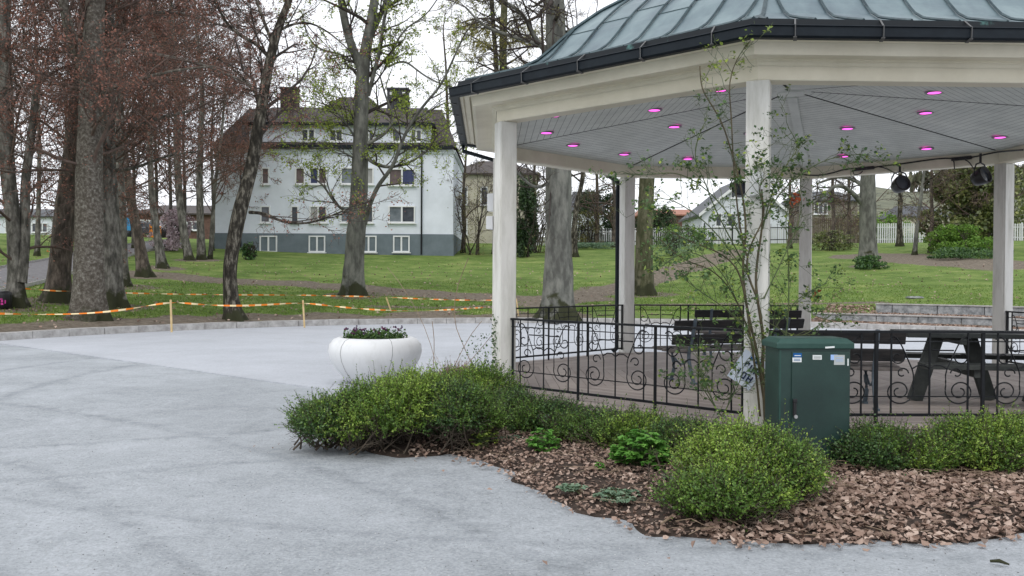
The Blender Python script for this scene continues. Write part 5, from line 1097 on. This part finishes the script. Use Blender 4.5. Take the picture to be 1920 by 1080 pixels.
for k_, (x, y, hh) in enumerate(((1000, 470, 200), (1118, 462, 190), (1150, 464, 180), (1480, 466, 170), (1560, 468, 180), (1590, 462, 160), (868, 474, 170), (1745, 474, 190), (1850, 472, 200))):
    tree('ash_tree', ('bare low-branched tree left of the huge grey beech by the fence', 'dark tangled bare tree at the evergreen clump', 'bare tree just left of the rear downpipe by the fence', 'bare tree before the white gabled house', 'bare tree before the brown board fence', 'small bare tree touching the thick pale grey trunk on its left', 'bare tree in front of the cream house', 'bare tree above the bright green fence shrub', 'bare tree in front of the dense olive-green one')[k_], (x, y), [(x, y, 9), (x+3, y-hh*.3, 7), (x+1, y-hh*.7, 5), (x+5, y-hh, 4)], bark_='bark_brown', twig='twig_red', leaf='budleaf', lp=.12, ls=.09, auto=13, t0=.12, L=(2.2, 4.8), nch=(6, 5, 4), elev=(-10, 45), rmin=.009, ext=2)
leafmass('brush_shrub', 'grey-brown thicket behind the fence right of the huge grey beech', (1100, 462), 70, 70, 2., 1500, 'budleaf', .12)
leafmass('brush_shrub', 'mixed undergrowth against the brown board fence', (1560, 470), 110, 40, 1.6, 2400, 'holly', .13)
leafmass('green_shrub', 'leafy green shrub beside the mossy trunk', (1270, 480), 80, 46, 1.4, 1800, 'bluegreen', .10)
for i_, (x, y, w_, h_) in enumerate(((1560, 440, 200, 75), (1480, 445, 120, 60), (1700, 448, 160, 70), (1900, 455, 120, 150))):
    leafmass('far_tree', ('distant bush mass above the taupe house roof', 'distant grey-green trees between the houses', 'distant grey-green trees on the slope below the hill', 'distant tall trees at the right edge')[i_], np.array([*(ray(x, y)[:2]*150), 7.]), w_, h_, 8, 2600, 'holly' if i_ != 2 else 'budleaf', .7, 'tree', None)

# ------------------------------------------------------------------ grass tufts near the kerb
n = 90000; th = R_(-5)+rng.random(n)*R_(200); ss = .45+13*rng.random(n)**1.6; x = PC[0]+(PR+ss)*np.cos(th); y = PC[1]+(PR+ss)*np.sin(th)
k = (y > 12) & (np.abs(x) < y*.62+1); x, y, ss = x[k], y[k], ss[k]
nzv = np.sin(x*1.7+np.sin(y*2.1))*np.sin(y*1.3+1.3*np.sin(x*.8))*.5+.5; dd = sm((1.7+1.5*nzv-ss)/1.3)
for pth, w_ in ((path1, 1.6), (path3, 1.4), (path2, .5)): dd = np.maximum(dd, sm((w_-polydist(x, y, pth))/.8))
thd = np.degrees(np.arctan2(y-PC[1], x-PC[0])); dd = np.maximum(dd, ((thd < 62) & (ss < 2.7)) | ((thd < 58) & (ss < 5.2)))
k = rng.random(len(x)) > dd*1.02; x, y = x[k], y[k]; C = np.stack([x, y, Hs(x, y)+.015], 1); nn = len(x)
D = unit(np.array([0, 0, 1.])+rng.normal(size=(nn, 3))*.45); v, f = quads(C, rng.uniform(.05, .10, nn), rng.normal(size=(nn, 3))*[1, 1, .2], .3, .1, D)
tag(mesh('lawn_grass', v, f, 'grass'), 'short green grass of the park lawn', 'grass', kind='stuff')
# leaves lying on the lawn + between the terrace walls
n = 9000; th = R_(20)+rng.random(n)*R_(150); ss = .4+26*rng.random(n); x = PC[0]+(PR+ss)*np.cos(th); y = PC[1]+(PR+ss)*np.sin(th); thd = np.degrees(th)
k = (rng.random(n) < .35) | ((thd < 62) & (ss < 5)); x, y = x[k], y[k]
th = R_(20)+rng.random(9000)*R_(42); ss = .4+4.6*rng.random(9000); x = np.r_[x, PC[0]+(PR+ss)*np.cos(th)]; y = np.r_[y, PC[1]+(PR+ss)*np.sin(th)]
C = np.stack([x, y, Hs(x, y)+.03], 1); v, f = quads(C, rng.uniform(.07, .13, len(x)), np.tile([0, 0, 1.], (len(x), 1)), .7, .6)
tag(mesh('fallen_leaves', v, f, 'litter'), 'fallen brown leaves scattered on the lawn and between the terrace walls', 'fallen leaves', kind='stuff')

# ------------------------------------------------------------------ terrace walls, fences
def arcwall(s, z0, z1, th0, th1, th_, label, m_='granite'):
    b = MB(); a = th0
    while a < th1:
        a2 = min(a+4.2, th1); aa_ = np.radians(np.linspace(a+.04, a2-.04, 4)); vv = []
        for q in aa_:
            for r_, z in ((PR+s, z0), (PR+s+.01, z1), (PR+s+th_, z1), (PR+s+th_, z0)): vv.append((PC[0]+r_*math.cos(q), PC[1]+r_*math.sin(q), z))
        b.add(vv, [(i*4+j, i*4+j+1, (i+1)*4+j+1, (i+1)*4+j) for i in range(3) for j in range(3)]+[(0, 1, 2, 3), (15, 14, 13, 12)]); a = a2
    c_ = MB(); aa_ = np.radians(np.linspace(th0, th1, 40)); vv = []
    for q in aa_:
        for r_, z in ((PR+s-.025, z1+.003), (PR+s-.025, z1+.04), (PR+s+th_+.02, z1+.04), (PR+s+th_+.02, z1+.003)): vv.append((PC[0]+r_*math.cos(q), PC[1]+r_*math.sin(q), z))
    b.add(vv, [(i*4+j, i*4+(j+1) % 4, (i+1)*4+(j+1) % 4, (i+1)*4+j) for i in range(39) for j in range(4)]+[(0, 1, 2, 3), (159, 158, 157, 156)], 1)
    return tag(b.build('terrace_wall', [m_, 'kerb']), label, 'wall', 'curved granite seating walls')
arcwall(2.35, .05, .36, 18, 62.5, .3, 'longer lower granite seating wall beyond the bandstand')
arcwall(4.85, .25, .66, 18, 57.4, .3, 'shorter upper granite seating wall beyond the bandstand')
gl = Tt(1715, 560); b = MB(); b.box(gl+[0, 0, .04], (.6, .25, .05)); b.box(gl+[0, 0, .075], (.5, .18, .03)); tag(b.build('ground_lamp', 'granite', bevel=.01), 'small flat light-coloured box lying on the lawn above the terrace walls', 'ground lamp')
def fence(pts, label, h, m_, pitch, w_, group=None, rails=(.2, .8), post=None, name='picket_fence'):
    P = [np.array(p) for p in pts]; e = empty(name, P[0], label, 'fence', group)
    bp_ = MB(); br_ = MB(); npk = 0
    for A, B_ in zip(P[:-1], P[1:]):
        L = np.linalg.norm((B_-A)[:2]); n = int(L/pitch); ux = (B_-A)/np.linalg.norm(B_-A); a = math.atan2(ux[1], ux[0])
        for i in range(n):
            q = A+(B_-A)*(i+.5)/n; bp_.box(q+[0, 0, h/2+.05], (w_, .025, h), rz=a)
        for r_ in rails: br_.bar(A+[0, .03, .05+h*r_], B_+[0, .03, .05+h*r_], .03, .07)
        for i in range(int(L/2.4)+1):
            q = A+(B_-A)*min(i*2.4/L, 1); b = MB(); b.box(q+[0, .07, h*.55], (.09, .09, h*1.12), rz=a); b.build('fence_post', post or m_, e)
    o = bp_.build('pickets', m_, e); br_.build('rail', m_, e); return e
def fp(px, py, d): p = W(px, py, d); return np.array([p[0], p[1], float(Hs(p[0], p[1]))-.02])
DF = 77
fence([fp(995, 462, DF), fp(1110, 460, DF), fp(1480, 462, DF)], 'long white picket fence along the top of the lawn behind the bandstand', 1.45, 'picket', .19, .10)
fence([fp(1640, 462, DF), fp(1735, 462, DF)], 'short run of white pickets right of the thick pale grey trunk', 1.7, 'picket', .19, .11)
fence([fp(1860, 462, DF-6), fp(2050, 465, DF-6)], 'white picket fence visible at the right behind the rear right post', 1.35, 'picket', .19, .10)
fence([fp(1520, 462, DF+1), fp(1632, 462, DF+1)], 'tall brown board fence in front of the taupe house', 2.2, 'brownfence', .18, .12, name='board_fence')
fence([fp(985, 462, DF-.8), fp(1110, 460, DF-.8), fp(1500, 462, DF-.8)], 'thin dark iron railing in front of the white picket fence', 1.7, 'iron', .55, .03, name='iron_fence')

# ------------------------------------------------------------------ buildings
M['glass_pale'] = mat('window_reflection', (.10, .12, .14), (.24, .27, .30), .9, .15, spec=.7)
M['netcurtain'] = mat('net_curtain', (.30, .30, .30), (.42, .42, .41), 2, .6)
def windowp(par, c, w_, h_, nx=2, glass='glass', ny=1, nrm=np.array([0, -1, 0]), mull=.07, alt=None):
    # recessed-looking casement: frame proud of the wall, panes set back inside it
    b = MB(); fw = .09; ux = np.array([-nrm[1], nrm[0], 0]); 
    if ux[0] < 0: ux = -ux
    a = math.atan2(ux[1], ux[0])
    for s in (-1, 1):
        b.box(c+ux*s*(w_/2-fw/2)+nrm*.05, (fw, .12, h_), rz=a); b.box(c+[0, 0, s*(h_/2-fw/2)]+nrm*.05, (w_-2*fw, .12, fw), rz=a)
    for i in range(1, nx): b.box(c+ux*(-w_/2+w_*i/nx)+nrm*.05, (mull*1.6, .11, h_-2*fw), rz=a)
    fr_ = b.build('window', 'frame', par)
    b = MB(); b.box(c-[0, 0, h_/2+.04]+nrm*.08, (w_+.16, .22, .06), rz=a); b.build('sill', 'frame', fr_)
    for i in range(nx):
        cw = (w_-2*fw-(nx-1)*mull*1.6)/nx; x = -w_/2+fw+cw/2+i*(cw+mull*1.6); b = MB(); b.box(c+ux*x+nrm*.008, (cw, .03, h_-2*fw), rz=a); b.build('pane', (alt[i] if alt else glass), fr_)
    return fr_
DB = 62.
def bx_(px): return (px-960)/FPX*DB
def bz(px, py): return W(px, py, DB)[2]
apt = empty('apartment_house', (bx_(630), DB+5, Hs(bx_(630), DB)), 'pale blue-white three-storey apartment house with grey plinth and dark mansard roof', 'apartment house')
x0, x1 = bx_(403), bx_(849); xc = (x0+x1)/2; zg = 2.3; zp = bz(620, 438); ze = bz(620, 278); dep = 11
b = MB(); b.box((xc, DB+dep/2, (zp+ze)/2), (x1-x0, dep, ze-zp)); b.build('wall', 'wall_blue', apt)
b = MB(); b.box((xc, DB+dep/2-.0, (zg+zp)/2-.3), (x1-x0+.08, dep+.08, zp-zg+.6)); b.build('plinth', 'plinth', apt)
b = MB()
for i_, (dy, zz_) in enumerate(((.10, 0), (.16, .12))): b.box((xc, DB+dep/2, ze-.28+zz_), (x1-x0+dy*2, dep+dy*2, .1))
b.build('cornice', 'wall_blue', apt)
gtr = MB(); gtr.box((xc+.1, DB-.28, ze+.08), (x1-x0-.2, .28, .22)); gtr.build('gutter', 'gutter', apt)
# mansard skirt, dormer storey, upper roof
zd = bz(620, 234); xd0, xd1 = bx_(466), bx_(806); zr = bz(620, 186)
b = MB(); vv = [(x0-.2, DB-.3, ze+.1), (x1+.2, DB-.3, ze+.1), (x1+.2, DB+dep+.3, ze+.1), (x0-.2, DB+dep+.3, ze+.1), (x0+1.3, DB+3.6, zr), (x1-1.1, DB+3.6, zr), (x1-1.1, DB+dep-3.6, zr), (x0+1.3, DB+dep-3.6, zr)]
b.add(vv, [(0, 1, 5, 4), (1, 2, 6, 5), (2, 3, 7, 6), (3, 0, 4, 7), (4, 5, 6, 7)]); rf = b.build('roof', 'tile', apt)
b = MB(); b.box(((xd0+xd1)/2, DB+1.9, (ze+.19+zd)/2), (xd1-xd0, 3.6, zd-ze-.19)); b.build('dormer', 'wall_blue', apt)
b = MB(); b.add([(xd0-.3, DB-.25, zd), (xd1+.3, DB-.25, zd), (xd1-.6, DB+3.7, zr+.12), (xd0+.6, DB+3.7, zr+.12), (xd0-.3, DB-.25, zd+.12), (xd1+.3, DB-.25, zd+.12), (xd1+.3, DB+3.9, zd), (xd0-.3, DB+3.9, zd)], [(0, 1, 5, 4), (4, 5, 2, 3), (1, 6, 2, 5), (0, 4, 3, 7), (0, 7, 6, 1)]); b.build('roof', 'tile', apt)
b = MB(); b.box(((xd0+xd1)/2, DB-.3, zd+.02), (xd1-xd0+.7, .16, .18)); b.build('gutter', 'gutter', apt)
xa, xb = bx_(572), bx_(712); zt = bz(620, 157); b = MB()
b.add([(xa, DB+2.6, zr-.5), (xb, DB+2.6, zr-.5), (xb, DB+9, zr-.5), (xa, DB+9, zr-.5), (xa+1.5, DB+4.6, zt), (xb-1.5, DB+4.6, zt), (xb-1.5, DB+7, zt), (xa+1.5, DB+7, zt)], [(0, 1, 5, 4), (1, 2, 6, 5), (2, 3, 7, 6), (3, 0, 4, 7), (4, 5, 6, 7)]); b.build('roof', 'tile', apt)
M['dkbrick'] = mat('sooty_brick', (.06, .045, .04), (.10, .075, .065), 3, .9)
M['dkslate'] = mat('dark_chimney', (.035, .037, .042), (.06, .062, .068), 3, .7)
for xa, xb, m_, fl in ((526, 556, 'dkbrick', 0), (725, 764, 'dkslate', 1)):
    b = MB(); X0, X1 = bx_(xa)*1.06, bx_(xb)*1.06; b.box(((X0+X1)/2, DB+4, zr+.5), (abs(X1-X0), 1.0, 1.9)); b.box(((X0+X1)/2, DB+4, zr+1.5), (abs(X1-X0)+.12, 1.12, .14)); ch = b.build('chimney', m_, rf)
    if fl:
        for q in (.2, .8):
            b = MB(); b.box((X0+(X1-X0)*q, DB+3.49, zr+1.15), (.2, .03, .2)); b.build('flue_cover', 'frame', ch)
def aw(pxa, pxb, pya, pyb, nx=2, glass='glass', alt=None): 
    c = np.array([bx_((pxa+pxb)/2), DB, bz((pxa+pxb)/2, (pya+pyb)/2)]); return windowp(apt, c, (pxb-pxa)/FPX*DB, (pyb-pya)/FPX*DB, nx, glass, alt=alt)
for a in ((728, 778), (638, 700), (580, 613)):
    aw(a[0], a[1], 386, 418, 2, alt=[['glass', 'glass_pale'], ['netcurtain', 'glass'], ['glass_pale', 'glass']][a[0] % 3])
for a in ((545, 560), (488, 507)): aw(a[0], a[1], 386, 418, 1)
aw(728, 778, 316, 348, 2, alt=['redcurtain', 'curtain']); aw(638, 700, 314, 346, 2, alt=['glass_pale', 'netcurtain'])
for a in ((553, 572), (490, 505)): aw(a[0], a[1], 314, 346, 1, 'redcurtain')
aw(580, 613, 314, 346, 2, alt=['curtain', 'redcurtain'])
for a in ((487, 520), (579, 610), (676, 706), (737, 768)): aw(a[0], a[1], 442, 473)
for a in ((564, 590), (616, 642), (680, 700), (734, 750), (768, 790)):
    c = np.array([bx_((a[0]+a[1])/2), DB+.1, bz(700, 254)]); windowp(apt, c, (a[1]-a[0])/FPX*DB, 24/FPX*DB, 2 if a[1]-a[0] > 18 else 1)
b = MB(); xp = bx_(790); b.tube([(xp, DB-.12, ze), (xp, DB-.12, ze-1), (xp, DB-.12, 3.1)], .055, 8); b.build('downpipe', 'iron', apt)
b = MB(); b.box((bx_(452), DB-.1, (ze+2.9)/2), (.07, .07, ze-2.9)); b.build('downpipe', 'iron', apt)

def house(name, label, cat, d, px0, px1, pyb, pye, pyr, wall, roof, dep=8, gable='x', wins=(), over=.35, rz=0, zb=None, roofdx=.0):
    X0, X1 = (px0-960)/FPX*d, (px1-960)/FPX*d; xc = (X0+X1)/2; zb = W(px0, pyb, d)[2]-1. if zb is None else zb; ze = W((px0+px1)/2, pye, d)[2]; zr = W((px0+px1)/2, pyr, d)[2]
    e = empty(name, (xc, d+dep/2, zb), label, cat); w_ = X1-X0
    b = MB(); y0, y1 = d, d+dep
    if gable == 'y':  # gable end faces the park
        b.prism([(X0, y0, zb), (X1, y0, zb), (X1, y0, ze), (xc, y0, zr-.12), (X0, y0, ze)], (0, dep, 0)); b.build('wall', wall, e)
        b = MB(); t_ = .16
        for s, xe in ((-1, X0), (1, X1)):
            sl = (zr-ze)/(w_/2); xo = xe+s*over; zo = ze-over*sl
            b.prism([(xc, y0-over, zr), (xo, y0-over, zo), (xo, y0-over, zo+t_), (xc, y0-over, zr+t_)], (0, dep+2*over, 0))
        b.build('roof', roof, e)
        b = MB()
        for s, xe in ((-1, X0), (1, X1)):
            sl = (zr-ze)/(w_/2); xo = xe+s*over; zo = ze-over*sl; b.prism([(xc, y0-over-.03, zr-.12), (xo, y0-over-.03, zo-.12), (xo, y0-over-.03, zo+.2), (xc, y0-over-.03, zr+.2)], (0, .028, 0))
        b.build('bargeboard', 'frame', e)
    else:
        b.box((xc, d+dep/2, (zb+ze)/2), (w_, dep, ze-zb)); b.build('wall', wall, e)
        b = MB(); o = over; hx = w_/2*roofdx
        b.add([(X0-o, y0-o, ze), (X1+o, y0-o, ze), (X1+o, y1+o, ze), (X0-o, y1+o, ze), (X0+hx, (y0+y1)/2, zr), (X1-hx, (y0+y1)/2, zr), (X0-o, y0-o, ze-.15), (X1+o, y0-o, ze-.15), (X1+o, y1+o, ze-.15), (X0-o, y1+o, ze-.15)], [(0, 1, 5, 4), (1, 2, 5), (2, 3, 4, 5), (3, 0, 4), (6, 7, 1, 0), (7, 8, 2, 1), (8, 9, 3, 2), (9, 6, 0, 3), (9, 8, 7, 6)]); b.build('roof', roof, e)
    for (a, b2, c, d2, nx) in wins:
        cc = np.array([((a+b2)/2-960)/FPX*d, d, W((a+b2)/2, (c+d2)/2, d)[2]]); windowp(e, cc, (b2-a)/FPX*d, (d2-c)/FPX*d, nx)
    return e
house('cream_house', 'cream rendered house with dark tiled roof right of the apartment house', 'house', 82, 842, 1005, 470, 325, 290, 'cream_house', 'tile', 9, roofdx=.7, wins=((858, 876, 350, 385, 2), (900, 914, 350, 385, 1), (858, 876, 410, 440, 2), (978, 994, 350, 380, 1)))
house('white_house', 'white boarded gabled house behind the climbing rose', 'house', 86, 1315, 1478, 470, 400, 334, 'white_house', 'slate', 10, 'y', wins=((1368, 1384, 352, 372, 2), (1400, 1416, 352, 372, 2), (1340, 1352, 400, 425, 1), (1362, 1378, 400, 425, 1)))
house('white_house', 'long white house with grey roof seen between the beech and the dark evergreens', 'house', 100, 1075, 1130, 455, 395, 352, 'white_house', 'slate', 9, roofdx=.1)
house('taupe_house', 'low taupe house with white-framed window above the brown fence', 'house', 92, 1505, 1606, 460, 375, 352, 'taupe', 'slate', 8, roofdx=.2, wins=((1524, 1550, 380, 402, 3),))
house('brick_house', 'low house with terracotta roof left of the white gabled house', 'house', 108, 1200, 1312, 450, 402, 388, 'brick', 'tile_red', 8, roofdx=.1)
house('grey_house', 'distant house with blue-grey roof beyond the bright green shrub', 'house', 130, 1690, 1775, 430, 405, 382, 'cream_house', 'slate', 9, roofdx=.3)
house('brown_house', 'low brown brick building behind the row of beeches', 'building', 88, 255, 400, 470, 400, 376, 'brick', 'tile', 12, roofdx=.05, wins=((262, 290, 412, 430, 3), (300, 330, 412, 430, 3), (350, 372, 415, 432, 2)))
house('white_building', 'long low white building beyond the road at the far left', 'building', 105, -90, 230, 470, 405, 385, 'white_house', 'slate', 12, roofdx=.05, wins=((10, 40, 418, 436, 3), (60, 90, 418, 436, 3), (110, 140, 418, 436, 3), (165, 195, 418, 436, 3)))
def car(px, d, label, m_, L=4.3):
    x = (px-960)/FPX*d; z = float(Hs(x, d)); e = empty('parked_car', (x, d, z), label, 'car', 'cars parked in front of the brown building')
    b = MB(); pr = [(-L/2, .35), (-L/2, .75), (-L/2+.15, .88), (-L*.28, .95), (L*.28, .95), (L/2-.1, .80), (L/2, .6), (L/2, .35)]
    b.prism([(x+a, d-.85, z+h) for a, h in pr], (0, 1.7, 0)); b.build('body', m_, e, bevel=.04)
    b = MB(); b.prism([(x+a, d-.74, z+h) for a, h in ((-L*.36, .93), (-L*.27, 1.38), (L*.12, 1.42), (L*.28, .93))], (0, 1.48, 0)); b.build('cabin', 'glass', e, bevel=.03)
    b = MB(); b.box((x-L*.08, d, z+1.42), (L*.38, 1.35, .05)); b.build('roof_panel', m_, e, bevel=.015)
    for sx in (-.3, .3):
        for sy in (-.8, .8):
            b = MB(); b.lathe((0, 0, 0), [(.001, -.1), (.2, -.1), (.31, -.08), (.32, .08), (.2, .1), (.001, .1)], 18); Rt = Matrix.Rotation(R_(90), 3, 'X')
            b.v = [np.array([Rt@Vector(p) for p in q])+np.array([x+sx*L, d+sy, z+.32]) for q in b.v]; b.build('wheel', 'rubber', e)
car(283, 78, 'dark parked car half hidden by the beech trunks', 'carred'); car(225, 80, 'pale parked car seen between the massive trunk and the slender one', 'carwhite')
for px, py, l, m_ in ((292, 436, 'small orange and yellow banner left of the pink shrub', 'orange'), (235, 420, 'small light blue banner in front of the brown building', 'teal')):
    c = W(px, py, 76); b = MB(); b.box(c, (.9, .06, 1.1)); b.tube([c-[.5, 0, .8-2.2+.7+.0], c-[.5, 0, .8], [c[0]-.5, c[1], float(Hs(c[0], 76))]], .03, 6); tag(b.build('banner', m_), l, 'banner')
# bin at the far left
bp0 = Tt(2, 579); bn = empty('litter_bin', bp0, 'black litter bin with a pink emblem at the left edge', 'litter bin')
b = MB(); b.lathe(bp0, [(.24, 0), (.27, .05), (.28, .40), (.27, .46), (.20, .50), (.001, .51)], 22); b.build('body', 'black', bn, smooth=True)
M['pink'] = mat('pink_paint', (.65, .06, .35)); b = MB()
for i_, (u, z, w_, h_) in enumerate(((-.05, .20, .05, .12), (.03, .22, .05, .07), (.03, .14, .06, .05), (-.02, .28, .13, .025), (.11, .2, .03, .1))):
    a = R_(-62)+u/.28; b.box(bp0+np.array([.288*math.cos(a), .288*math.sin(a), z]), (.012, w_, h_), rz=a)
b.build('emblem', 'pink', bn)
print('objects', len(bpy.data.objects), 'polys', sum(len(o.data.polygons) for o in bpy.data.objects if o.type == 'MESH'))
